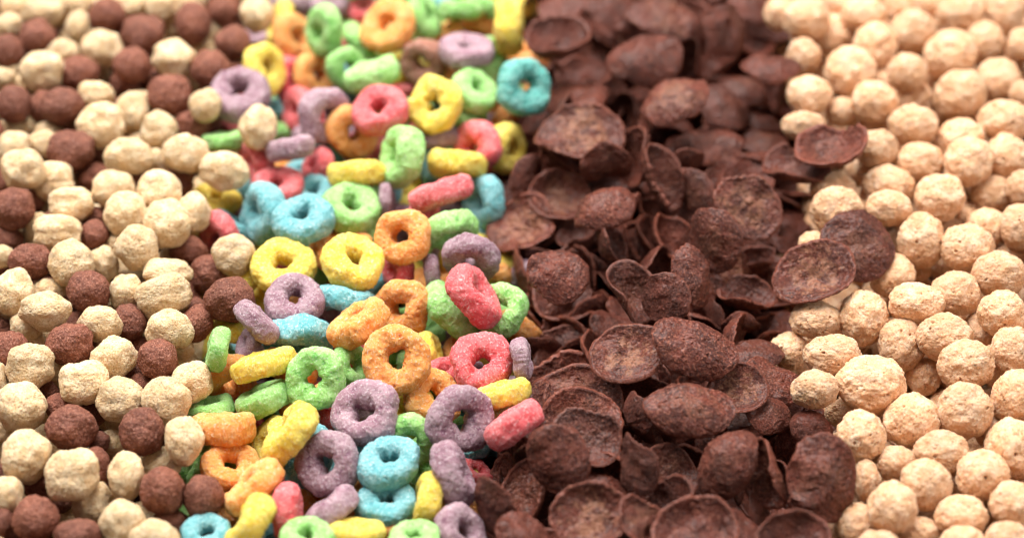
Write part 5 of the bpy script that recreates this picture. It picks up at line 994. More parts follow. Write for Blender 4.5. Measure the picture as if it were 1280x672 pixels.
gold;1;7948 4864 1009 -278 -650 656 -263 553 552 532;;mostly hidden golden corn ball, 79 percent across and 35 percent down the photo
gold;12;8818 4993 888 240 665 640 -300 523 553 533;;mostly hidden golden corn ball, 83 percent across and 35 percent down the photo
gold;2;9768 3816 2075 652 -274 267 655 541 553 534;;mostly hidden golden corn ball, 89 percent across and 36 percent down the photo
gold;12;10766 3922 2163 -383 924 -3 -1 554 534 532;;golden corn ball buried out of sight beneath the top pieces of its heap
gold;11;12014 3838 2000 649 269 -272 657 534 554 526;;mostly hidden golden corn ball, 95 percent across and 36 percent down the photo
gold;5;12978 3525 2189 -28 -12 -383 923 553 534 525;;golden corn ball lying in its heap just past the right edge of the photo
cream;8;-12406 3023 1634 258 -624 681 282 454 473 457;;mostly hidden cream corn puff, 2 percent across and 43 percent down the photo
brown;0;-11305 2450 2069 647 284 -659 -257 460 454 473;;mostly hidden brown cocoa puff, 5 percent across and 40 percent down the photo
cream;6;-10255 2755 1914 643 -294 -247 -663 454 473 454;;mostly hidden cream corn puff, 10 percent across and 40 percent down the photo
cream;2;-9253 2540 2132 -280 676 -630 -261 454 473 461;;cream corn puff buried out of sight beneath the top pieces of its heap
cream;3;-8206 2502 2034 662 248 -644 -293 438 454 473;;mostly hidden cream corn puff, 19 percent across and 44 percent down the photo
V;2;-7240 3915 757 736 -101 170 -648 1359 1330 1377;;mostly hidden violet ring, 23 percent across and 39 percent down the photo
G;1;-6069 3658 932 574 -176 174 -781 1279 1340 1339;;green ring buried out of sight beneath the top pieces of its heap
V;13;-5045 3347 1307 917 20 332 220 1309 1277 1393;;violet ring buried out of sight beneath the top pieces of its heap
O;4;-3856 3311 1369 319 -125 -644 684 1340 1353 1320;;orange ring buried out of sight beneath the top pieces of its heap
P;1;-2763 4006 644 729 127 422 -524 1359 1281 1290;;pink ring buried out of sight beneath the top pieces of its heap
G;5;-1856 4052 611 530 449 65 717 1281 1311 1330;;green ring buried out of sight beneath the top pieces of its heap
P;0;-409 4082 652 455 861 -126 -187 1310 1338 1348;;pink ring buried out of sight beneath the top pieces of its heap
flake;1855;2828 4365 839 608 626 7 488 796 796 796;0.60 1.04 0.2;mostly hidden chocolate flake, 63 percent across and 36 percent down the photo
flake;1856;3818 4095 776 -422 -522 78 737 796 796 796;0.50 1.10 0.2;mostly hidden chocolate flake, 66 percent across and 39 percent down the photo
flake;1859;7152 4330 846 716 694 -1 76 801 801 801;0.60 0.99 0.0;mostly hidden chocolate flake, 78 percent across and 36 percent down the photo
gold;5;8358 4045 659 -279 674 632 262 532 551 526;;golden corn ball buried out of sight beneath the top pieces of its heap
gold;4;9287 4049 728 -9 -4 -383 924 552 532 510;;mostly hidden golden corn ball, 86 percent across and 41 percent down the photo
gold;13;10131 2566 1974 648 -269 658 -273 532 525 552;;mostly hidden golden corn ball, 89 percent across and 40 percent down the photo
gold;4;11382 2807 1822 382 923 -12 -29 552 522 533;;mostly hidden golden corn ball, 95 percent across and 38 percent down the photo
gold;3;12476 2767 1718 657 -263 279 650 552 552 532;;mostly hidden golden corn ball, 98 percent across and 39 percent down the photo
brown;5;-12684 1442 1857 -290 645 -251 661 447 453 472;;mostly hidden brown cocoa puff, 0 percent across and 50 percent down the photo
cream;0;-11812 1510 1891 291 -644 -250 662 444 453 472;;mostly hidden cream corn puff, 3 percent across and 45 percent down the photo
cream;12;-10661 918 2131 -382 923 47 19 472 452 455;;cream corn puff buried out of sight beneath the top pieces of its heap
cream;6;-9465 1332 1887 651 270 -271 655 452 472 461;;mostly hidden cream corn puff, 13 percent across and 50 percent down the photo
cream;3;-8446 1442 1648 -257 619 686 284 452 472 447;;mostly hidden cream corn puff, 16 percent across and 47 percent down the photo
brown;11;-7640 2022 1227 -17 -7 -383 924 472 452 436;;brown cocoa puff buried out of sight beneath the top pieces of its heap
Y;2;-6527 2402 807 -451 -39 747 -488 1331 1321 1381;;mostly hidden yellow ring, 25 percent across and 46 percent down the photo
P;12;-5645 2664 658 862 -148 229 427 1315 1313 1363;;mostly hidden pink ring above a violet ring and below a yellow ring at middle left
Y;12;-4333 2685 686 -454 121 -592 655 1320 1344 1356;;yellow ring buried out of sight beneath the top pieces of its heap
G;5;-3228 2973 705 584 -284 648 -399 1281 1303 1377;;green ring buried out of sight beneath the top pieces of its heap
G;9;-2285 3071 693 234 769 0 595 1342 1288 1249;;green ring right of a pink ring and above a green ring in the centre
Y;12;-1160 3039 429 366 183 53 911 1336 1355 1387;;yellow ring buried out of sight beneath the top pieces of its heap
flake;1881;1108 2760 910 620 723 23 303 797 797 797;0.60 1.10 0.0;mostly hidden chocolate flake, 53 percent across and 45 percent down the photo
flake;1883;4560 2935 902 612 721 -26 -323 794 794 794;-0.60 1.10 0.0;dark flake, 67.2 percent across and 41.0 percent down the photo
gold;5;7783 2444 870 924 -383 -25 11 550 512 530;;golden corn ball buried out of sight beneath the top pieces of its heap
gold;8;8613 1794 1341 -1 -2 383 924 550 546 530;;mostly hidden golden corn ball, 84 percent across and 53 percent down the photo
gold;9;9573 1918 1485 -249 662 292 -644 520 531 551;;mostly hidden golden corn ball, 87 percent across and 45 percent down the photo
gold;9;10808 1396 1712 23 10 -383 924 551 531 524;;mostly hidden golden corn ball, 92 percent across and 50 percent down the photo
gold;2;11678 1742 1645 9 21 383 924 551 523 531;;golden corn ball buried out of sight beneath the top pieces of its heap
gold;1;13071 2071 1325 674 -279 -632 262 531 535 551;;golden corn ball lying in its heap just past the right edge of the photo
cream;9;-12055 -160 2147 257 -620 685 284 500 522 519;;mostly hidden cream corn puff, 0 percent across and 59 percent down the photo
brown;12;-11192 141 1900 924 383 -2 4 522 500 499;;mostly hidden brown cocoa puff, 5 percent across and 53 percent down the photo
cream;13;-10046 234 1851 -269 650 656 272 501 522 507;;mostly hidden cream corn puff, 11 percent across and 56 percent down the photo
cream;8;-8909 -201 2092 923 -382 48 -20 521 499 499;;cream corn puff buried out of sight beneath the top pieces of its heap
brown;12;-8033 189 1749 279 -650 -263 657 494 500 521;;mostly hidden brown cocoa puff, 19 percent across and 54 percent down the photo
Y;0;-6835 943 864 444 -69 -217 867 1414 1416 1375;;yellow ring buried out of sight beneath the top pieces of its heap
V;5;-6033 1346 768 -46 -204 -658 723 1427 1457 1454;;violet ring buried out of sight beneath the top pieces of its heap
O;9;-5031 1300 692 -23 342 -348 873 1432 1458 1472;;mostly hidden orange ring above a blue ring and below a yellow ring at middle left
Y;0;-3687 2039 607 936 173 -303 -51 1422 1486 1488;;yellow ring buried out of sight beneath the top pieces of its heap
Y;1;-2617 2022 544 527 248 113 805 1454 1490 1427;;mostly hidden yellow ring, 40 percent across and 51 percent down the photo
O;5;-1725 1958 585 350 -232 228 878 1440 1492 1416;;mostly hidden orange ring, 43 percent across and 52 percent down the photo
O;13;-598 1908 741 568 693 -406 176 1443 1465 1527;;mostly hidden orange ring above a green ring and below a dark flake in the centre
flake;1905;651 2362 863 500 865 10 37 883 883 883;-0.40 1.10 0.2;mostly hidden chocolate flake, 52 percent across and 47 percent down the photo
flake;1906;1570 2105 972 521 700 71 484 877 877 877;-0.40 1.10 0.0;mostly hidden chocolate flake, 57 percent across and 46 percent down the photo
flake;1910;5985 1549 905 547 823 30 151 880 880 880;-0.40 1.10 0.0;mostly hidden chocolate flake, 74 percent across and 51 percent down the photo
gold;8;7135 987 789 -241 665 300 -640 572 584 605;;mostly hidden golden corn ball, 77 percent across and 57 percent down the photo
gold;5;8173 977 779 -262 633 673 279 585 606 598;;mostly hidden golden corn ball, 82 percent across and 55 percent down the photo
gold;10;9225 1079 902 642 -266 664 -275 587 604 609;;mostly hidden golden corn ball, 85 percent across and 54 percent down the photo
gold;7;10008 603 1276 924 383 7 -16 608 586 571;;mostly hidden golden corn ball, 91 percent across and 53 percent down the photo
gold;13;10969 250 1504 662 -249 -292 -644 601 607 585;;mostly hidden golden corn ball, 95 percent across and 57 percent down the photo
gold;1;12239 608 1364 650 279 657 262 587 587 609;;mostly hidden golden corn ball, 100 percent across and 55 percent down the photo
brown;0;-12345 -1448 2125 259 626 281 679 492 511 513;;mostly hidden brown cocoa puff, 0 percent across and 61 percent down the photo
cream;5;-11372 -878 1706 643 -295 246 663 499 514 493;;cream corn puff buried out of sight beneath the top pieces of its heap
brown;10;-10282 -1216 2099 646 -268 -661 274 493 503 514;;mostly hidden brown cocoa puff, 7 percent across and 59 percent down the photo
cream;3;-9137 -1165 1897 264 -636 670 277 492 513 489;;cream corn puff buried out of sight beneath the top pieces of its heap
cream;11;-8112 -1195 1976 12 -5 924 -383 514 489 492;;cream corn puff buried out of sight beneath the top pieces of its heap
T;7;-6329 -149 886 970 -49 -111 209 1423 1457 1393;;mostly hidden blue ring, above an orange ring and below a brown puff
P;5;-5134 -213 856 910 70 287 -292 1406 1442 1485;;pink ring buried out of sight beneath the top pieces of its heap
V;6;-4446 366 398 981 -55 107 150 1411 1392 1488;;violet ring buried out of sight beneath the top pieces of its heap
T;1;-1974 -171 620 -144 -110 -187 966 1435 1414 1477;;blue ring buried out of sight beneath the top pieces of its heap
G;8;-1085 318 381 984 19 -101 -145 1417 1423 1508;;green ring buried out of sight beneath the top pieces of its heap
flake;1930;893 662 676 299 378 101 871 867 867 867;0.60 1.10 0.2;mostly hidden chocolate flake, 52 percent across and 58 percent down the photo
flake;1931;2050 208 966 634 714 18 297 863 863 863;-0.40 1.10 0.0;mostly hidden chocolate flake, 58 percent across and 57 percent down the photo
flake;1932;4113 289 954 700 707 0 -105 864 864 864;-0.40 1.07 0.2;mostly hidden chocolate flake, 68 percent across and 58 percent down the photo
flake;1933;5382 318 975 624 695 -19 -356 867 867 867;-0.60 1.10 0.0;mostly hidden chocolate flake, 72 percent across and 58 percent down the photo
flake;1934;6561 1002 964 554 667 -46 -496 869 869 869;-0.40 1.10 0.2;mostly hidden chocolate flake, 76 percent across and 53 percent down the photo
gold;4;7439 -401 1104 -298 641 -243 664 553 576 598;;mostly hidden golden corn ball, 80 percent across and 63 percent down the photo
gold;4;8474 -268 961 14 -34 923 382 598 577 582;;mostly hidden golden corn ball, 84 percent across and 65 percent down the photo
gold;10;9234 -787 1339 16 39 382 923 597 561 576;;mostly hidden golden corn ball, 86 percent across and 64 percent down the photo
gold;8;10281 -743 1322 -1 2 924 383 598 577 595;;golden corn ball buried out of sight beneath the top pieces of its heap
gold;4;11418 -998 1608 265 -639 668 277 577 598 589;;golden corn ball buried out of sight beneath the top pieces of its heap
gold;6;12484 -1025 1662 -8 3 924 -383 598 566 577;;golden corn ball lying in its heap just past the right edge of the photo
cream;10;-11704 -2447 1932 260 658 649 -281 493 505 484;;cream corn puff buried out of sight beneath the top pieces of its heap
cream;3;-10735 -2376 1747 648 -284 257 659 498 504 483;;mostly hidden cream corn puff, 5 percent across and 71 percent down the photo
cream;3;-9659 -2369 2069 663 275 267 -643 485 506 467;;cream corn puff buried out of sight beneath the top pieces of its heap
brown;12;-8702 -2649 2063 654 269 -653 -272 466 483 504;;mostly hidden brown cocoa puff, 13 percent across and 69 percent down the photo
cream;12;-7849 -2015 1655 15 -35 923 382 506 485 494;;mostly hidden cream corn puff, 19 percent across and 67 percent down the photo
G;2;-6777 -1919 1253 870 115 480 -16 1361 1349 1397;;mostly hidden green ring above a green ring, at middle left
V;6;-5847 -1435 884 807 588 20 -48 1459 1452 1406;;mostly hidden violet ring above a green ring and below a yellow ring at bottom left
V;1;-4595 -1418 779 329 357 351 801 1427 1402 1433;;mostly hidden violet ring, 31 percent across and 70 percent down the photo
Y;9;-3843 -953 733 654 563 -219 455 1452 1453 1439;;yellow ring buried out of sight beneath the top pieces of its heap
Y;7;-2781 -1187 588 316 -340 84 882 1388 1401 1431;;mostly hidden yellow ring, 39 percent across and 68 percent down the photo
O;5;-1511 -1636 964 555 827 -26 -85 1375 1354 1360;;orange ring buried out of sight beneath the top pieces of its heap
Y;4;-628 -1324 756 -320 -418 -446 724 1399 1432 1329;;yellow ring above a violet ring and right of a pink ring at bottom centre
flake;1956;667 -604 860 488 840 -61 -230 853 853 853;-0.40 1.10 0.2;mostly hidden chocolate flake, 54 percent across and 63 percent down the photo
flake;1957;1510 -596 946 574 681 -39 -454 853 853 853;0.50 1.10 0.2;mostly hidden chocolate flake, 56 percent across and 60 percent down the photo
flake;1959;3627 -463 958 552 718 -55 -419 851 851 851;0.60 1.10 0.0;mostly hidden chocolate flake, 64 percent across and 60 percent down the photo
flake;1960;5949 -870 743 -371 -389 21 843 853 853 853;-0.40 1.10 0.2;mostly hidden chocolate flake, 73 percent across and 63 percent down the photo
gold;5;6698 -1537 1143 279 650 657 -262 561 588 567;;mostly hidden golden corn ball, 78 percent across and 69 percent down the photo
gold;5;7885 -1556 1164 267 645 274 661 568 577 590;;golden corn ball buried out of sight beneath the top pieces of its heap
gold;7;8793 -1984 1327 655 -266 275 651 567 588 567;;golden corn ball buried out of sight beneath the top pieces of its heap
gold;11;9697 -1667 1137 654 -271 652 -270 568 588 589;;mostly hidden golden corn ball, 89 percent across and 70 percent down the photo
gold;1;10548 -2163 1661 923 -382 -36 15 589 574 568;;mostly hidden golden corn ball, 92 percent across and 72 percent down the photo
gold;5;11703 -2197 1752 2 4 383 924 590 555 569;;mostly hidden golden corn ball, 97 percent across and 72 percent down the photo
cream;4;-11952 -3778 2014 267 -645 661 274 476 497 492;;cream corn puff lying in its heap just past the left edge of the photo
cream;4;-11024 -3286 1605 619 257 284 -685 477 497 491;;mostly hidden cream corn puff, 4 percent across and 78 percent down the photo
cream;1;-9970 -3400 1692 -266 655 -275 651 463 476 497;;cream corn puff buried out of sight beneath the top pieces of its heap
cream;4;-9122 -3566 1798 680 282 259 -626 476 497 475;;mostly hidden cream corn puff, 11 percent across and 79 percent down the photo
cream;1;-7986 -3839 2047 285 647 659 -256 473 496 476;;cream corn puff buried out of sight beneath the top pieces of its heap
V;8;-7042 -3124 1271 -17 537 -164 827 1351 1327 1413;;violet ring buried out of sight beneath the top pieces of its heap
G;8;-5990 -2708 881 980 -127 -39 -149 1344 1409 1384;;green ring buried out of sight beneath the top pieces of its heap
O;13;-5281 -2159 704 -255 -268 762 -531 1419 1422 1338;;orange ring buried out of sight beneath the top pieces of its heap
Y;8;-3985 -2370 675 379 432 244 781 1387 1378 1299;;yellow ring buried out of sight beneath the top pieces of its heap
T;13;-3229 -2576 728 638 45 -624 449 1352 1430 1312;;blue ring buried out of sight beneath the top pieces of its heap
T;1;-1000 -2486 693 842 348 -406 70 1350 1325 1331;;blue ring below a pink ring and right of a green ring at bottom centre
V;7;45 -2182 731 380 761 -6 -525 1333 1365 1427;;mostly hidden violet ring, 50 percent across and 70 percent down the photo
flake;1982;988 -1614 885 390 561 129 718 841 841 841;-0.60 1.10 0.0;mostly hidden chocolate flake, 53 percent across and 66 percent down the photo
flake;1985;4236 -2204 780 386 490 92 776 836 836 836;0.50 1.10 0.2;mostly hidden chocolate flake, 67 percent across and 71 percent down the photo
gold;10;7190 -2605 656 649 -269 -658 272 557 537 577;;golden corn ball buried out of sight beneath the top pieces of its heap
gold;11;8218 -2691 894 39 -16 923 -382 579 552 559;;golden corn ball buried out of sight beneath the top pieces of its heap
gold;7;9016 -3103 1204 682 283 258 -623 558 579 552;;golden corn ball buried out of sight beneath the top pieces of its heap
gold;4;10259 -3106 1328 274 661 -267 -645 559 562 580;;mostly hidden golden corn ball, 91 percent across and 74 percent down the photo
gold;1;11217 -2937 1194 924 -383 6 -3 580 552 559;;mostly hidden golden corn ball, 97 percent across and 74 percent down the photo
gold;7;11973 -3473 1717 -303 -639 666 -238 565 580 559;;golden corn ball lying in its heap just past the right edge of the photo
cream;8;-11360 -4490 1853 658 273 -269 649 470 491 483;;mostly hidden cream corn puff, 0 percent across and 84 percent down the photo
cream;6;-10535 -4272 1625 654 -269 -272 -653 475 491 471;;mostly hidden cream corn puff, 5 percent across and 81 percent down the photo
cream;8;-9424 -4587 1619 655 -265 -276 -651 470 489 469;;mostly hidden cream corn puff, 11 percent across and 85 percent down the photo
cream;5;-8505 -4570 1696 662 249 -644 -292 464 469 489;;cream corn puff buried out of sight beneath the top pieces of its heap
brown;6;-7710 -3633 531 655 -266 276 651 455 489 469;;brown cocoa puff buried out of sight beneath the top pieces of its heap
O;10;-6749 -3591 692 72 -366 740 -560 1352 1380 1429;;orange ring buried out of sight beneath the top pieces of its heap
Y;13;-5577 -3704 717 -136 -135 -620 761 1312 1309 1433;;yellow ring buried out of sight beneath the top pieces of its heap
P;7;-4736 -3363 532 938 133 -266 -180 1349 1374 1358;;pink ring buried out of sight beneath the top pieces of its heap
Y;3;-3592 -3364 476 722 -144 85 -672 1387 1374 1397;;yellow ring buried out of sight beneath the top pieces of its heap
G;12;-2601 -3901 866 -45 685 -431 586 1356 1343 1324;;green ring buried out of sight beneath the top pieces of its heap
G;8;-1382 -3457 694 402 264 -482 732 1315 1329 1415;;green ring below a violet ring and left of a pink ring at bottom centre
V;1;-631 -3776 724 652 493 567 -105 1404 1308 1293;;mostly hidden violet ring, 47 percent across and 85 percent down the photo
flake;2011;2637 -3493 821 504 851 37 145 823 823 823;-0.40 1.10 0.2;mostly hidden chocolate flake, 61 percent across and 80 percent down the photo
flake;2014;5615 -3411 797 308 444 149 828 826 826 826;-0.40 1.10 0.0;mostly hidden chocolate flake, 73 percent across and 80 percent down the photo
flake;2015;6642 -2935 686 -143 -235 228 934 828 828 828;-0.40 1.10 0.0;mostly hidden chocolate flake, 80 percent across and 76 percent down the photo
gold;13;7484 -3482 583 17 -7 924 -383 571 559 550;;mostly hidden golden corn ball, 82 percent across and 80 percent down the photo
gold;0;8628 -3938 1006 -8 -19 383 924 571 543 551;;mostly hidden golden corn ball, 87 percent across and 82 percent down the photo
gold;1;9413 -4338 1350 657 -262 -280 -649 566 570 550;;mostly hidden golden corn ball, 88 percent across and 83 percent down the photo
gold;10;10531 -4022 1140 640 -265 667 -276 551 537 572;;mostly hidden golden corn ball, 95 percent across and 83 percent down the photo
gold;5;11393 -4345 1454 383 924 -4 -11 571 538 551;;golden corn ball buried out of sight beneath the top pieces of its heap
cream;3;-11500 -5758 1831 -383 924 -13 -5 482 462 460;;cream corn puff lying in its heap just past the left edge of the photo
cream;12;-10906 -5340 1442 -382 923 -46 -19 483 463 466;;cream corn puff buried out of sight beneath the top pieces of its heap
cream;4;-9898 -5503 1761 660 -274 -646 268 463 453 484;;cream corn puff buried out of sight beneath the top pieces of its heap
brown;1;-8880 -5729 1790 383 924 1 2 482 458 462;;mostly hidden brown cocoa puff, 11 percent across and 91 percent down the photo
cream;12;-7945 -4655 543 -279 673 633 262 462 483 450;;cream corn puff buried out of sight beneath the top pieces of its heap
O;12;-6902 -4497 445 988 -92 38 117 1355 1386 1421;;orange ring buried out of sight beneath the top pieces of its heap
Y;2;-6110 -4803 721 893 -57 18 447 1341 1374 1289;;mostly hidden yellow ring above a yellow ring, at bottom left
P;13;-4976 -4532 692 550 607 527 226 1391 1362 1267;;pink ring buried out of sight beneath the top pieces of its heap
V;13;-2083 -4756 674 845 339 386 -148 1310 1338 1329;;violet ring buried out of sight beneath the top pieces of its heap
Y;4;-1038 -4909 708 726 636 49 -256 1332 1367 1316;;yellow ring buried out of sight beneath the top pieces of its heap
flake;2039;6125 -4350 912 620 642 8 451 815 815 815;-0.40 1.09 0.0;mostly hidden chocolate flake, 76 percent across and 82 percent down the photo
gold;8;7967 -5064 1019 669 -277 -637 264 542 548 562;;mostly hidden golden corn ball, 84 percent across and 92 percent down the photo
gold;9;8890 -5305 1213 -382 923 -41 -17 562 542 530;;golden corn ball buried out of sight beneath the top pieces of its heap
gold;2;9850 -5194 1180 263 -635 671 278 543 563 558;;mostly hidden golden corn ball, 93 percent across and 91 percent down the photo
gold;3;10819 -5038 1073 923 382 15 -36 563 543 528;;golden corn ball buried out of sight beneath the top pieces of its heap
gold;8;11723 -5367 1233 663 -245 296 642 524 562 542;;golden corn ball lying in its heap just past the right edge of the photo
brown;4;-11102 -6591 1650 629 -261 676 -280 456 464 476;;mostly hidden brown cocoa puff, 1 percent across and 99 percent down the photo
cream;3;-10122 -6175 1244 656 265 -651 -276 447 456 476;;mostly hidden cream corn puff, 6 percent across and 96 percent down the photo
cream;7;-9228 -6484 1585 646 287 -660 -254 455 456 476;;cream corn puff buried out of sight beneath the top pieces of its heap
cream;5;-8169 -6905 1999 -2 5 924 383 475 456 465;;mostly hidden cream corn puff, 14 percent across and 95 percent down the photo
G;4;-7229 -6017 941 636 755 124 -99 1339 1307 1351;;mostly hidden green ring, 18 percent across and 95 percent down the photo
Y;1;-5401 -5570 619 410 429 153 790 1306 1372 1295;;mostly hidden yellow ring, 27 percent across and 94 percent down the photo
P;10;-4444 -5561 646 261 -20 872 -413 1292 1310 1340;;pink ring buried out of sight beneath the top pieces of its heap
T;5;-3584 -5914 716 496 3 -6 868 1317 1288 1365;;blue ring buried out of sight beneath the top pieces of its heap
Y;5;-2324 -6330 1224 -244 243 733 -586 1299 1275 1303;;yellow ring buried out of sight beneath the top pieces of its heap
flake;2058;-438 -4953 748 -306 -467 170 812 807 807 807;0.60 1.10 0.0;mostly hidden chocolate flake, 49 percent across and 88 percent down the photo
flake;2060;1304 -5655 725 -411 -412 1 813 803 803 803;-0.40 1.06 0.2;mostly hidden chocolate flake, 53 percent across and 97 percent down the photo
gold;1;7245 -6436 1398 924 383 9 -22 554 534 512;;golden corn ball buried out of sight beneath the top pieces of its heap
gold;8;8088 -6786 1722 655 266 651 275 542 534 554;;golden corn ball buried out of sight beneath the top pieces of its heap
gold;7;9361 -6106 1025 -19 45 923 382 555 535 527;;mostly hidden golden corn ball, 90 percent across and 96 percent down the photo
gold;5;10337 -6067 1091 924 -383 11 -5 556 548 536;;golden corn ball buried out of sight beneath the top pieces of its heap
gold;9;11012 -6739 1775 675 -280 -631 261 535 521 555;;mostly hidden golden corn ball, 97 percent across and 97 percent down the photo
gold;11;9573 -6983 951 662 -247 294 643 540 548 528;;golden corn ball lying in its heap just past the near edge of the photo
cream;0;-12526 11711 1425 -243 664 298 -641 448 461 481;;mostly hidden cream corn puff, 6 percent across and 5 percent down the photo
cream;4;-7201 11834 1563 -10 24 924 383 481 461 461;;mostly hidden cream corn puff, 24 percent across and 0 percent down the photo
cream;8;-7754 11116 733 -21 -9 -383 924 480 460 455;;mostly hidden cream corn puff, above a violet ring and below a brown puff
G;6;-2634 10726 925 403 331 -134 843 1385 1354 1330;;mostly hidden green ring, just right of a brown ring
V;2;-1384 10767 1131 -263 -319 -153 898 1285 1305 1317;;mostly hidden violet ring, 46 percent across and 6 percent down the photo
gold;12;7665 10442 1034 665 -241 300 640 558 557 537;;mostly hidden golden corn ball, 76 percent across and 9 percent down the photo
cream;13;-13242 8846 1274 -256 619 686 284 458 478 472;;mostly hidden cream corn puff, 3 percent across and 17 percent down the photo
cream;11;-9670 8360 1358 644 -267 -663 275 458 477 478;;mostly hidden cream corn puff, 14 percent across and 17 percent down the photo
T;11;-4493 9836 706 568 -63 -770 282 1300 1377 1307;;mostly hidden blue ring, 34 percent across and 14 percent down the photo
G;3;-1919 9232 704 700 -120 -628 318 1369 1323 1339;;mostly hidden green ring, above a yellow ring and below a brown ring
flake;2234;5600 9982 597 98 153 212 960 804 804 804;-0.40 1.10 0.0;mostly hidden chocolate flake, 70 percent across and 14 percent down the photo
brown;4;-7519 7987 506 924 -383 24 -10 477 466 457;;mostly hidden brown cocoa puff, 22 percent across and 24 percent down the photo
P;4;-2629 7329 817 69 624 563 -538 1371 1285 1311;;mostly hidden pink ring, above a green ring and right of a pink ring
O;2;-185 8202 698 322 388 -482 717 1324 1364 1272;;mostly hidden orange ring, 48 percent across and 20 percent down the photo
flake;2256;1049 8844 830 653 630 -8 420 806 806 806;0.60 0.98 0.0;mostly hidden chocolate flake, 54 percent across and 13 percent down the photo
flake;2257;2484 8223 829 543 818 37 185 803 803 803;-0.60 1.10 0.0;mostly hidden chocolate flake, 60 percent across and 18 percent down the photo
flake;2258;5096 8786 899 502 670 78 541 802 802 802;-0.60 1.10 0.0;mostly hidden chocolate flake, 68 percent across and 14 percent down the photo
flake;2259;7529 8508 594 373 356 -20 857 806 806 806;0.50 0.99 0.0;mostly hidden chocolate flake, 76 percent across and 22 percent down the photo
brown;2;-8084 5612 1021 684 283 257 -621 455 475 447;;mostly hidden brown cocoa puff, 19 percent across and 32 percent down the photo
G;2;-1828 6578 652 -500 -510 19 700 1361 1313 1360;;mostly hidden green ring above a yellow ring and below a violet ring at top centre
gold;3;9007 6293 680 -265 655 -276 651 516 534 554;;mostly hidden golden corn ball, 82 percent across and 32 percent down the photo
cream;11;-12193 4235 1189 645 -267 -661 274 454 457 474;;mostly hidden cream corn puff, 4 percent across and 39 percent down the photo
O;13;-6118 5504 700 659 444 588 152 1325 1316 1335;;mostly hidden orange ring, 28 percent across and 30 percent down the photo
G;3;-3678 5373 566 900 -208 309 -225 1362 1282 1376;;mostly hidden green ring, 37 percent across and 35 percent down the photo
Y;0;-2675 5555 695 -84 -661 -252 702 1305 1324 1390;;mostly hidden yellow ring, 41 percent across and 34 percent down the photo
flake;2305;4850 5435 879 479 771 96 408 797 797 797;-0.40 1.10 0.2;mostly hidden chocolate flake, 69 percent across and 31 percent down the photo
flake;2307;7412 5483 612 -132 -200 195 951 802 802 802;-0.40 1.10 0.0;mostly hidden chocolate flake, 77 percent across and 35 percent down the photo
V;0;-1791 4089 659 -147 -241 -474 834 1286 1319 1357;;mostly hidden violet ring, 44 percent across and 38 percent down the photo
flake;2328;3086 4205 897 511 706 -77 -484 795 795 795;0.50 1.10 0.0;mostly hidden chocolate flake, 62 percent across and 40 percent down the photo
flake;2330;6779 4389 909 547 772 -55 -320 799 799 799;0.50 1.10 0.2;mostly hidden chocolate flake, 77 percent across and 38 percent down the photo
gold;8;7756 3696 549 -262 -632 279 674 530 528 550;;mostly hidden golden corn ball, 79 percent across and 42 percent down the photo
gold;9;9951 2716 1047 285 647 659 -256 516 551 531;;mostly hidden golden corn ball, 87 percent across and 43 percent down the photo
cream;13;-9344 1451 1031 2 4 383 924 525 504 503;;mostly hidden cream corn puff, 14 percent across and 52 percent down the photo
V;3;-2400 3174 702 477 398 -269 736 1478 1485 1390;;mostly hidden violet ring left of a green ring, in the centre
Y;2;-1126 2630 761 702 595 353 -169 1409 1448 1437;;mostly hidden yellow ring, 44 percent across and 48 percent down the photo
flake;2351;2454 2853 861 510 504 4 -697 883 883 883;-0.60 1.00 0.0;mostly hidden chocolate flake, 59 percent across and 48 percent down the photo
gold;3;7054 2150 600 924 -383 3 -1 608 579 587;;mostly hidden golden corn ball, 76 percent across and 47 percent down the photo
brown;8;-11901 -112 1223 -382 923 46 19 516 495 513;;mostly hidden brown cocoa puff, 1 percent across and 60 percent down the photo
O;5;-1989 1722 482 924 -92 194 -316 1441 1489 1474;;mostly hidden orange ring, 41 percent across and 51 percent down the photo
V;13;415 1620 726 116 -34 -555 823 1395 1418 1471;;mostly hidden violet ring above a green ring and below a dark flake in the centre
flake;2374;1753 1798 942 623 761 -18 -178 870 870 870;-0.60 1.10 0.0;dark flake, 57.8 percent across and 48.6 percent down the photo
flake;2377;6317 1559 793 -478 -446 -27 756 868 868 868;-0.40 1.00 0.0;mostly hidden chocolate flake, 76 percent across and 49 percent down the photo
cream;11;-9933 -1462 1275 -270 -653 271 654 486 495 508;;mostly hidden cream corn puff, 9 percent across and 64 percent down the photo
cream;1;-7939 -395 506 -383 924 24 10 508 487 476;;mostly hidden cream corn puff, 19 percent across and 65 percent down the photo
Y;11;-6885 -452 495 843 69 227 -483 1450 1423 1369;;mostly hidden yellow ring, just above a cream puff
G;0;-2303 47 739 -96 256 709 -650 1449 1413 1419;;mostly hidden green ring, 42 percent across and 60 percent down the photo
V;13;-1189 -185 746 743 632 175 -135 1356 1451 1419;;mostly hidden violet ring, 44 percent across and 63 percent down the photo
G;5;38 196 723 -396 479 -316 717 1443 1456 1371;;mostly hidden green ring, 49 percent across and 59 percent down the photo
flake;2398;1160 112 942 499 664 78 551 855 855 855;-0.40 1.10 0.2;mostly hidden chocolate flake, 54 percent across and 59 percent down the photo
flake;2399;2219 157 908 388 643 -159 -641 852 852 852;0.60 1.10 0.2;mostly hidden chocolate flake, 59 percent across and 55 percent down the photo
flake;2401;4432 -237 955 642 701 -14 -311 850 850 850;0.50 1.10 0.2;mostly hidden chocolate flake, 69 percent across and 60 percent down the photo
flake;2402;5750 -77 930 524 820 49 223 855 855 855;0.50 1.10 0.0;mostly hidden chocolate flake, 75 percent across and 59 percent down the photo
flake;2422;584 -944 926 612 790 -5 -40 841 841 841;-0.40 1.10 0.2;mostly hidden chocolate flake, 53 percent across and 64 percent down the photo
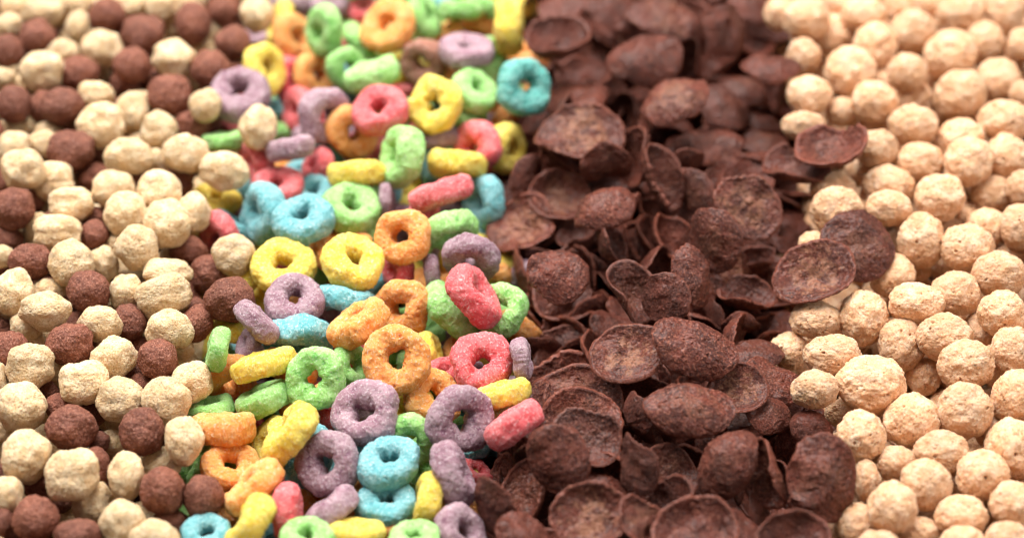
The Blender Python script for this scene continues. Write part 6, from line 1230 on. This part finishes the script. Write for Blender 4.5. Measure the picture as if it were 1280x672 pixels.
flake;2427;6054 -950 839 655 614 -14 441 840 840 840;0.60 0.96 0.0;mostly hidden chocolate flake, 75 percent across and 62 percent down the photo
gold;9;9490 -1966 579 7 16 383 924 581 567 560;;mostly hidden golden corn ball, 89 percent across and 73 percent down the photo
gold;3;10312 -2440 635 651 -276 265 656 568 580 559;;golden ball, 90.8 percent across and 73.7 percent down the photo
gold;5;11524 -2278 614 -383 923 -28 -11 581 561 542;;mostly hidden golden corn ball, 96 percent across and 72 percent down the photo
V;2;-3621 -2338 701 571 711 -379 -159 1385 1337 1423;;mostly hidden violet ring above a blue ring and below a violet ring at bottom centre
flake;2449;3114 -2272 441 152 196 121 961 826 826 826;0.60 1.10 0.0;mostly hidden chocolate flake, 61 percent across and 77 percent down the photo
flake;2450;4515 -2485 866 541 572 -17 -616 824 824 824;-0.40 1.10 0.0;mostly hidden chocolate flake, 68 percent across and 71 percent down the photo
G;5;-6158 -4024 684 829 515 201 -84 1308 1316 1382;;mostly hidden green ring, above a yellow ring and right of a cream puff
T;13;-4045 -4577 702 533 742 -214 347 1336 1386 1289;;mostly hidden blue ring, 32 percent across and 87 percent down the photo
T;5;-670 -3820 716 709 673 139 -157 1291 1323 1373;;mostly hidden blue ring, 48 percent across and 84 percent down the photo
flake;2477;6163 -3503 924 572 816 15 87 817 817 817;0.60 1.10 0.0;mostly hidden chocolate flake, 74 percent across and 81 percent down the photo
flake;2478;7012 -3377 687 -331 -349 24 876 817 817 817;-0.60 1.07 0.0;mostly hidden chocolate flake, 81 percent across and 80 percent down the photo
G;7;-2122 -4935 700 -286 -584 -438 620 1297 1282 1384;;mostly hidden green ring, 41 percent across and 89 percent down the photo
O;10;-1066 -5521 662 348 720 439 -409 1289 1315 1346;;mostly hidden orange ring, left of a dark flake and right of a blue ring
flake;2497;-31 -4602 546 325 323 -2 889 803 803 803;0.60 1.01 0.2;mostly hidden chocolate flake, 48 percent across and 86 percent down the photo
flake;2501;5442 -4923 446 96 118 101 983 802 802 802;-0.40 1.10 0.0;mostly hidden chocolate flake, 72 percent across and 94 percent down the photo
flake;2543;-217 -6916 718 433 424 -8 795 780 780 780;-0.40 1.04 0.2;mostly hidden chocolate flake, 48 percent across and 99 percent down the photo
cream;3;-16260 13394 2890 258 623 283 683 464 465 484;;cream corn puff lying in its heap just past the left edge of the photo
cream;7;-15202 13455 2945 1 2 383 924 485 468 464;;cream corn puff lying in its heap just past the left edge of the photo
cream;4;-14417 13796 2755 658 260 -649 -282 482 464 485;;cream corn puff lying in its heap just past the left edge of the photo
cream;6;-13194 13555 2889 655 266 -652 -275 461 464 485;;cream corn puff lying in its heap just past the far edge of the photo
brown;2;-12293 13617 2889 45 -18 923 -382 485 471 464;;brown cocoa puff lying in its heap just past the far edge of the photo
cream;6;-11027 13293 2943 659 -273 647 -268 464 462 484;;cream corn puff lying in its heap just past the far edge of the photo
cream;10;-9993 13418 2888 683 -283 622 -258 464 474 484;;cream corn puff lying in its heap just past the far edge of the photo
brown;11;-8718 13303 2921 645 291 661 250 451 464 484;;brown cocoa puff lying in its heap just past the far edge of the photo
brown;12;-7428 13351 2935 14 -6 924 -383 484 459 464;;brown cocoa puff lying in its heap just past the far edge of the photo
G;2;-6131 13169 3055 18 -421 -459 782 1378 1376 1420;;green ring lying in its heap just past the far edge of the photo
T;9;-4928 13388 3073 362 688 -85 -623 1337 1357 1292;;blue ring lying in its heap just past the far edge of the photo
V;5;-3399 13340 3051 134 -273 -367 879 1342 1363 1323;;violet ring lying in its heap just past the far edge of the photo
G;12;-2111 13519 3025 501 217 -35 -837 1320 1311 1342;;green ring lying in its heap just past the far edge of the photo
V;2;-839 13463 2985 828 433 -281 222 1359 1357 1361;;violet ring lying in its heap just past the far edge of the photo
flake;2569;702 13381 3103 -331 -500 160 784 819 819 819;-0.60 1.10 0.2;chocolate flake lying in its heap just past the far edge of the photo
flake;2570;2313 13236 3228 729 678 -3 92 816 816 816;-0.60 0.96 0.2;chocolate flake lying in its heap just past the far edge of the photo
flake;2571;3766 13023 3293 714 693 2 -99 815 815 815;-0.40 1.03 0.0;chocolate flake lying in its heap just past the far edge of the photo
flake;2572;5412 12960 3212 611 748 -26 -259 816 816 816;-0.40 1.10 0.0;chocolate flake lying in its heap just past the far edge of the photo
flake;2573;7040 13319 3178 333 307 -36 891 820 820 820;-0.40 0.99 0.2;chocolate flake lying in its heap just past the far edge of the photo
gold;5;8411 13405 2975 630 -261 676 -280 544 525 564;;golden corn ball lying in its heap just past the far edge of the photo
gold;9;9786 13417 2998 -1 0 924 -383 565 546 545;;golden corn ball lying in its heap just past the far edge of the photo
gold;10;11100 13370 2898 -241 665 -300 640 546 545 565;;golden corn ball lying in its heap just past the far edge of the photo
gold;10;12331 13705 2892 263 635 278 671 545 527 565;;golden corn ball lying in its heap just past the far edge of the photo
gold;4;13388 13266 3010 674 -279 632 -262 545 551 565;;golden corn ball lying in its heap just past the far edge of the photo
gold;0;14596 13593 2890 -382 923 38 16 565 545 523;;golden corn ball lying in its heap just past the right edge of the photo
gold;3;15673 13229 2996 -282 680 626 259 545 565 539;;golden corn ball lying in its heap just past the right edge of the photo
brown;5;-13542 12391 2907 23 -9 924 -383 483 465 463;;brown cocoa puff lying in its heap just past the far edge of the photo
cream;4;-12485 12285 2887 -304 -638 666 -236 462 483 463;;cream corn puff lying in its heap just past the far edge of the photo
cream;9;-11615 12494 2887 48 -20 923 -382 484 473 463;;cream corn puff lying in its heap just past the far edge of the photo
cream;12;-16207 11851 2888 11 -26 923 383 483 463 459;;cream corn puff lying in its heap just past the left edge of the photo
cream;9;-15206 11747 2946 639 -265 -667 276 463 474 483;;cream corn puff lying in its heap just past the left edge of the photo
cream;11;-10712 11786 2886 923 -382 -35 15 483 469 463;;cream corn puff lying in its heap just past the far edge of the photo
cream;8;-9765 11894 2886 -300 -640 665 -241 478 483 463;;cream corn puff lying in its heap just past the far edge of the photo
cream;0;-8823 11961 2886 257 622 283 684 463 463 483;;cream corn puff lying in its heap just past the far edge of the photo
cream;8;-7950 12154 2886 260 657 -649 281 481 483 463;;cream corn puff lying in its heap just past the far edge of the photo
gold;3;7604 11595 3018 274 662 267 645 541 534 561;;golden corn ball lying in its heap just past the far edge of the photo
gold;11;8986 12043 2965 924 383 -6 14 563 543 554;;golden corn ball lying in its heap just past the far edge of the photo
gold;8;9986 11748 3019 654 -268 -273 -652 542 563 543;;golden corn ball lying in its heap just past the far edge of the photo
gold;3;11810 12024 2890 -383 924 8 3 564 543 524;;golden corn ball lying in its heap just past the far edge of the photo
gold;2;12956 11626 2999 -289 645 -252 661 534 543 563;;golden corn ball lying in its heap just past the far edge of the photo
gold;10;14174 11884 2887 24 10 -383 924 563 543 534;;golden corn ball lying in its heap just past the right edge of the photo
gold;2;15826 11608 2986 -282 -648 658 -259 559 563 543;;golden corn ball lying in its heap just past the right edge of the photo
brown;8;-14105 11218 2918 663 -247 294 643 458 482 462;;brown cocoa puff lying in its heap just past the left edge of the photo
cream;13;-7016 11556 2885 -282 680 -625 -259 463 483 473;;cream corn puff lying in its heap just past the far edge of the photo
G;0;-4349 11601 2891 431 756 325 -370 1303 1357 1265;;green ring lying in its heap just past the far edge of the photo
gold;5;14790 10678 2970 636 -263 -670 278 542 521 562;;golden corn ball lying in its heap just past the right edge of the photo
cream;9;-15994 10334 2886 656 -264 -277 -650 470 482 461;;cream corn puff lying in its heap just past the left edge of the photo
cream;6;-15014 10166 2885 292 -644 -249 662 470 461 481;;cream corn puff lying in its heap just past the left edge of the photo
gold;6;15076 9220 2960 675 -279 631 -261 541 542 561;;golden corn ball lying in its heap just past the right edge of the photo
cream;5;-15456 8875 2884 263 634 278 672 460 478 480;;cream corn puff lying in its heap just past the left edge of the photo
cream;12;-14265 9210 2887 664 -275 642 -266 460 453 480;;cream corn puff lying in its heap just past the left edge of the photo
cream;0;-14451 7825 2950 -25 11 924 -383 479 446 459;;cream corn puff lying in its heap just past the left edge of the photo
gold;2;14130 7723 2882 382 923 17 42 559 535 539;;golden corn ball lying in its heap just past the right edge of the photo
gold;8;15270 7454 2962 290 -645 -251 661 544 539 559;;golden corn ball lying in its heap just past the right edge of the photo
brown;1;-15085 7015 2914 655 -271 -652 270 458 462 478;;brown cocoa puff lying in its heap just past the left edge of the photo
brown;5;-13849 6723 2934 653 -270 -654 271 458 456 478;;brown cocoa puff lying in its heap just past the left edge of the photo
cream;10;-14292 5764 2879 649 -280 -262 -657 444 477 457;;cream corn puff lying in its heap just past the left edge of the photo
gold;11;13859 5917 2833 657 -261 281 649 520 557 537;;golden corn ball lying in its heap just past the right edge of the photo
gold;7;14697 5229 2980 924 383 5 -12 556 536 550;;golden corn ball lying in its heap just past the right edge of the photo
brown;7;-13394 5040 2877 256 619 284 686 457 456 477;;mostly hidden brown cocoa puff, 0 percent across and 24 percent down the photo
brown;1;-14645 4599 2877 660 254 646 287 457 456 476;;brown cocoa puff lying in its heap just past the left edge of the photo
gold;0;13662 4224 2887 648 269 273 -658 535 555 534;;golden corn ball lying in its heap just past the right edge of the photo
brown;2;-13888 3561 2881 -240 665 301 -640 439 455 475;;brown cocoa puff lying in its heap just past the left edge of the photo
gold;13;14676 3703 2945 25 10 -383 924 555 535 517;;golden corn ball lying in its heap just past the right edge of the photo
cream;7;-14488 2902 2914 -18 -44 382 923 475 438 455;;cream corn puff lying in its heap just past the left edge of the photo
cream;11;-13220 2560 2873 382 923 20 48 474 464 454;;cream corn puff lying in its heap just past the left edge of the photo
gold;6;13727 2272 2966 -46 19 923 -382 553 552 533;;golden corn ball lying in its heap just past the right edge of the photo
cream;9;-14198 1738 2873 16 6 -383 924 473 454 440;;cream corn puff lying in its heap just past the left edge of the photo
cream;10;-13149 1280 2871 291 645 661 -250 438 473 453;;cream corn puff lying in its heap just past the left edge of the photo
gold;2;14258 1343 2872 256 659 -647 285 518 552 532;;golden corn ball lying in its heap just past the right edge of the photo
cream;0;-14046 551 2871 -16 39 923 382 472 453 470;;cream corn puff lying in its heap just past the left edge of the photo
gold;5;13145 593 2871 272 656 270 651 531 526 551;;golden corn ball lying in its heap just past the right edge of the photo
cream;9;-13016 89 2919 664 -275 643 -266 452 461 472;;cream corn puff lying in its heap just past the left edge of the photo
gold;11;13881 -319 2870 273 658 269 648 591 576 613;;golden corn ball lying in its heap just past the right edge of the photo
cream;0;-13741 -696 2868 -27 11 923 -383 523 500 501;;cream corn puff lying in its heap just past the left edge of the photo
brown;11;-12825 -1049 2867 383 924 -7 -16 520 486 499;;brown cocoa puff lying in its heap just past the left edge of the photo
gold;6;12759 -1097 2869 633 -262 673 -279 585 566 607;;golden corn ball lying in its heap just past the right edge of the photo
gold;6;13662 -1885 2929 662 -248 293 643 600 601 579;;golden corn ball lying in its heap just past the right edge of the photo
cream;8;-13692 -2229 2896 644 -291 -250 -662 480 513 491;;cream corn puff lying in its heap just past the left edge of the photo
cream;0;-12759 -2558 2892 -2 6 924 383 510 489 485;;cream corn puff lying in its heap just past the left edge of the photo
gold;10;12568 -2476 2866 -279 673 633 262 574 596 581;;golden corn ball lying in its heap just past the right edge of the photo
brown;8;-13404 -3562 2875 659 256 -647 -285 492 482 503;;brown cocoa puff lying in its heap just past the left edge of the photo
cream;9;-11981 -3522 2888 656 263 -650 -278 503 483 504;;mostly hidden cream corn puff, 0 percent across and 70 percent down the photo
gold;1;13068 -3491 2959 297 642 664 -244 552 588 567;;golden corn ball lying in its heap just past the right edge of the photo
brown;10;-12680 -4423 2862 646 -268 660 -274 477 480 497;;brown cocoa puff lying in its heap just past the left edge of the photo
gold;0;12369 -4299 2710 924 383 4 -11 580 559 537;;golden corn ball lying in its heap just past the right edge of the photo
brown;13;-13000 -5546 2860 924 383 1 -3 490 469 453;;brown cocoa puff lying in its heap just past the left edge of the photo
brown;8;-11936 -5382 2860 20 8 -383 924 491 470 469;;brown cocoa puff lying in its heap just past the left edge of the photo
gold;12;12686 -5571 2861 1 2 383 924 571 546 551;;golden corn ball lying in its heap just past the right edge of the photo
brown;13;-12337 -6510 2858 654 -270 -271 -653 469 483 463;;brown cocoa puff lying in its heap just past the left edge of the photo
gold;12;11823 -6631 2858 -273 652 -269 654 537 542 562;;golden corn ball lying in its heap just past the right edge of the photo
brown;9;-11605 -7070 2722 19 -46 923 382 478 458 471;;brown cocoa puff lying in its heap just past the left edge of the photo
cream;0;-12554 -7453 2856 663 -245 295 642 475 476 457;;cream corn puff lying in its heap just past the left edge of the photo
gold;1;12604 -7344 2858 -15 37 923 382 557 537 547;;golden corn ball lying in its heap just past the right edge of the photo
gold;13;11612 -7793 2785 -274 661 -646 -268 533 553 524;;golden corn ball lying in its heap just past the right edge of the photo
cream;7;-11968 -8279 2784 266 643 275 664 451 435 470;;cream corn puff lying in its heap just past the left edge of the photo
cream;3;-11147 -8453 2827 -383 924 2 1 469 450 446;;cream corn puff lying in its heap just past the left edge of the photo
brown;6;-10319 -8633 2827 659 258 648 283 458 449 468;;brown cocoa puff lying in its heap just past the near edge of the photo
brown;1;-8453 -8270 2409 383 924 -1 -2 468 438 449;;brown cocoa puff lying in its heap just past the near edge of the photo
gold;5;7824 -8392 2773 382 923 15 36 547 538 528;;mostly hidden golden corn ball, 86 percent across and 99 percent down the photo
gold;7;12350 -8524 2884 242 664 641 -298 514 547 528;;golden corn ball lying in its heap just past the right edge of the photo
cream;3;-9533 -8958 2833 660 -254 -287 -646 464 466 447;;cream corn puff lying in its heap just past the near edge of the photo
gold;10;11143 -8767 2661 666 276 -265 640 525 544 538;;golden corn ball lying in its heap just past the right edge of the photo
cream;8;-12444 -9132 2673 658 259 -648 -282 454 445 464;;cream corn puff lying in its heap just past the left edge of the photo
cream;13;-7332 -9130 2747 662 247 643 294 460 445 464;;cream corn puff lying in its heap just past the near edge of the photo
G;11;-2819 -9185 2855 273 -478 -284 785 1284 1330 1259;;green ring lying in its heap just past the near edge of the photo
O;6;-1449 -9312 2904 675 461 352 -456 1333 1316 1216;;orange ring lying in its heap just past the near edge of the photo
gold;0;8464 -9122 2908 626 -259 679 -281 523 503 543;;golden corn ball lying in its heap just past the near edge of the photo
gold;11;9951 -8919 2477 14 6 -383 924 542 522 527;;golden corn ball lying in its heap just past the near edge of the photo
cream;7;-11628 -9291 2756 -37 -15 -382 923 463 444 460;;cream corn puff lying in its heap just past the left edge of the photo
brown;6;-10828 -9473 2911 652 270 271 -654 444 463 452;;brown cocoa puff lying in its heap just past the left edge of the photo
cream;5;-8611 -9533 2850 646 288 -660 -253 442 443 462;;cream corn puff lying in its heap just past the near edge of the photo
G;5;-6328 -9425 2885 844 323 -310 295 1297 1335 1270;;green ring lying in its heap just past the near edge of the photo
O;5;-5140 -9446 2782 967 -28 -213 -136 1327 1292 1324;;orange ring lying in its heap just past the near edge of the photo
gold;3;6898 -9556 2840 643 295 663 246 511 519 538;;golden corn ball lying in its heap just past the near edge of the photo
O;4;-3979 -9755 2886 315 162 106 929 1275 1262 1261;;orange ring lying in its heap just past the near edge of the photo
flake;2671;-195 -9853 2956 -397 -438 40 805 780 780 780;0.50 1.10 0.0;chocolate flake lying in its heap just past the near edge of the photo
flake;2672;1294 -9873 3122 210 246 74 943 778 778 778;-0.40 1.10 0.0;chocolate flake lying in its heap just past the near edge of the photo
flake;2673;2781 -10041 3245 -358 -555 158 734 775 775 775;0.50 1.10 0.2;chocolate flake lying in its heap just past the near edge of the photo
flake;2674;4048 -9932 3199 499 748 -86 -429 776 776 776;-0.40 1.10 0.0;chocolate flake lying in its heap just past the near edge of the photo
flake;2675;5555 -9926 3029 509 710 79 480 778 778 778;0.50 1.10 0.0;chocolate flake lying in its heap just past the near edge of the photo
gold;2;11742 -9720 2852 261 657 -649 280 512 538 518;;golden corn ball lying in its heap just past the right edge of the photo
cream;13;-10049 -10186 2925 2 -1 924 -383 458 429 439;;cream corn puff lying in its heap just past the near edge of the photo
cream;9;-9413 -9765 2644 -265 639 667 276 440 460 430;;cream corn puff lying in its heap just past the near edge of the photo
brown;1;-7730 -10079 2849 383 924 -7 -17 458 450 439;;brown cocoa puff lying in its heap just past the near edge of the photo
gold;4;7768 -9977 2919 641 299 664 242 519 517 536;;golden corn ball lying in its heap just past the near edge of the photo
gold;10;8946 -10004 2855 648 -268 -658 273 516 514 535;;golden corn ball lying in its heap just past the near edge of the photo
gold;13;10355 -9981 2851 635 263 -278 671 516 536 530;;golden corn ball lying in its heap just past the near edge of the photo"""
GROUP = {'cream': 'cream corn puffs of the mixed heap', 'brown': 'cocoa puffs of the mixed heap', 'gold': 'golden corn balls of the right heap',
         'flake': 'chocolate flakes of the dark heap', 'ring': 'coloured rings of the fruit ring heap'}
NAME = {'cream': 'corn_puff', 'brown': 'cocoa_puff', 'gold': 'corn_ball', 'flake': 'chocolate_flake', 'ring': 'cereal_ring'}
CAT = {'cream': 'corn puff', 'brown': 'cocoa puff', 'gold': 'corn ball', 'flake': 'chocolate flake', 'ring': 'cereal ring'}
for i, line in enumerate(DATA.strip().split('\n')):
    k, var, nums, extra, label = line.split(';')
    a = [int(t) for t in nums.split()]; var = int(var)
    kind = 'ring' if k in 'GYOPVTNA' else k
    if kind == 'cream': me = cream[var % NP_]
    elif kind == 'brown': me = brown[var % NP_]
    elif kind == 'gold': me = gold[var % NB]
    elif kind == 'ring': me = rings[k, var % NR]
    else:
        cv, asp, pale = [float(t) for t in extra.split()]
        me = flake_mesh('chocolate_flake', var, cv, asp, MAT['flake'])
    o = bpy.data.objects.new(NAME[kind], me); col.objects.link(o)
    o.location = Vector(a[0:3]) * 1e-5
    o.rotation_mode = 'QUATERNION'; o.rotation_quaternion = Quaternion(a[3:7]).normalized()
    o.scale = Vector(a[7:10]) * 1e-5
    if kind == 'flake': o.color = (pale, 0, 0, 1)
    o['label'] = label; o['category'] = CAT[kind]; o['group'] = GROUP[kind]

# ---------------------------------------------------------------- light
w = bpy.data.worlds.new('World'); sc.world = w; w.use_nodes = True
w.node_tree.nodes['Background'].inputs[0].default_value = (1.0, .985, .96, 1)
w.node_tree.nodes['Background'].inputs[1].default_value = .19
def area(name, loc, target, size, power, color):
    l = bpy.data.lights.new(name, 'AREA'); l.shape = 'RECTANGLE'; l.size = size[0]; l.size_y = size[1]; l.energy = power; l.color = color
    o = bpy.data.objects.new(name, l); col.objects.link(o); o.location = loc
    o.rotation_euler = (Vector(target) - Vector(loc)).to_track_quat('-Z', 'Y').to_euler()
area('softbox', (-.14, .34, .72), (0, 0, .03), (.85, .7), 24.5, (1, .985, .96))
area('side_softbox', (.65, -.10, .50), (0, 0, .03), (.35, .35), 2.6, (1, .97, .93))

# ---------------------------------------------------------------- camera
cam = bpy.data.cameras.new('camera'); co = bpy.data.objects.new('camera', cam); col.objects.link(co); sc.camera = co
cam.lens = 80; cam.sensor_width = 36; cam.clip_start = .01; cam.clip_end = 20
co.location = (0, -.543 * math.cos(math.radians(45)), .03 + .543 * math.sin(math.radians(45)))
co.rotation_euler = (math.radians(45), 0, 0)
cam.dof.use_dof = True; cam.dof.focus_distance = .521; cam.dof.aperture_fstop = 7; cam.dof.aperture_blades = 0
sc.view_settings.view_transform = 'Standard'; sc.view_settings.look = 'None'; sc.view_settings.gamma = 1; sc.view_settings.exposure = 0
sc.render.engine = 'CYCLES'
try:
    sc.cycles.use_denoising = True; sc.cycles.use_adaptive_sampling = False; sc.cycles.filter_width = 1.15; sc.cycles.max_bounces = 6; sc.cycles.diffuse_bounces = 4
except Exception: pass
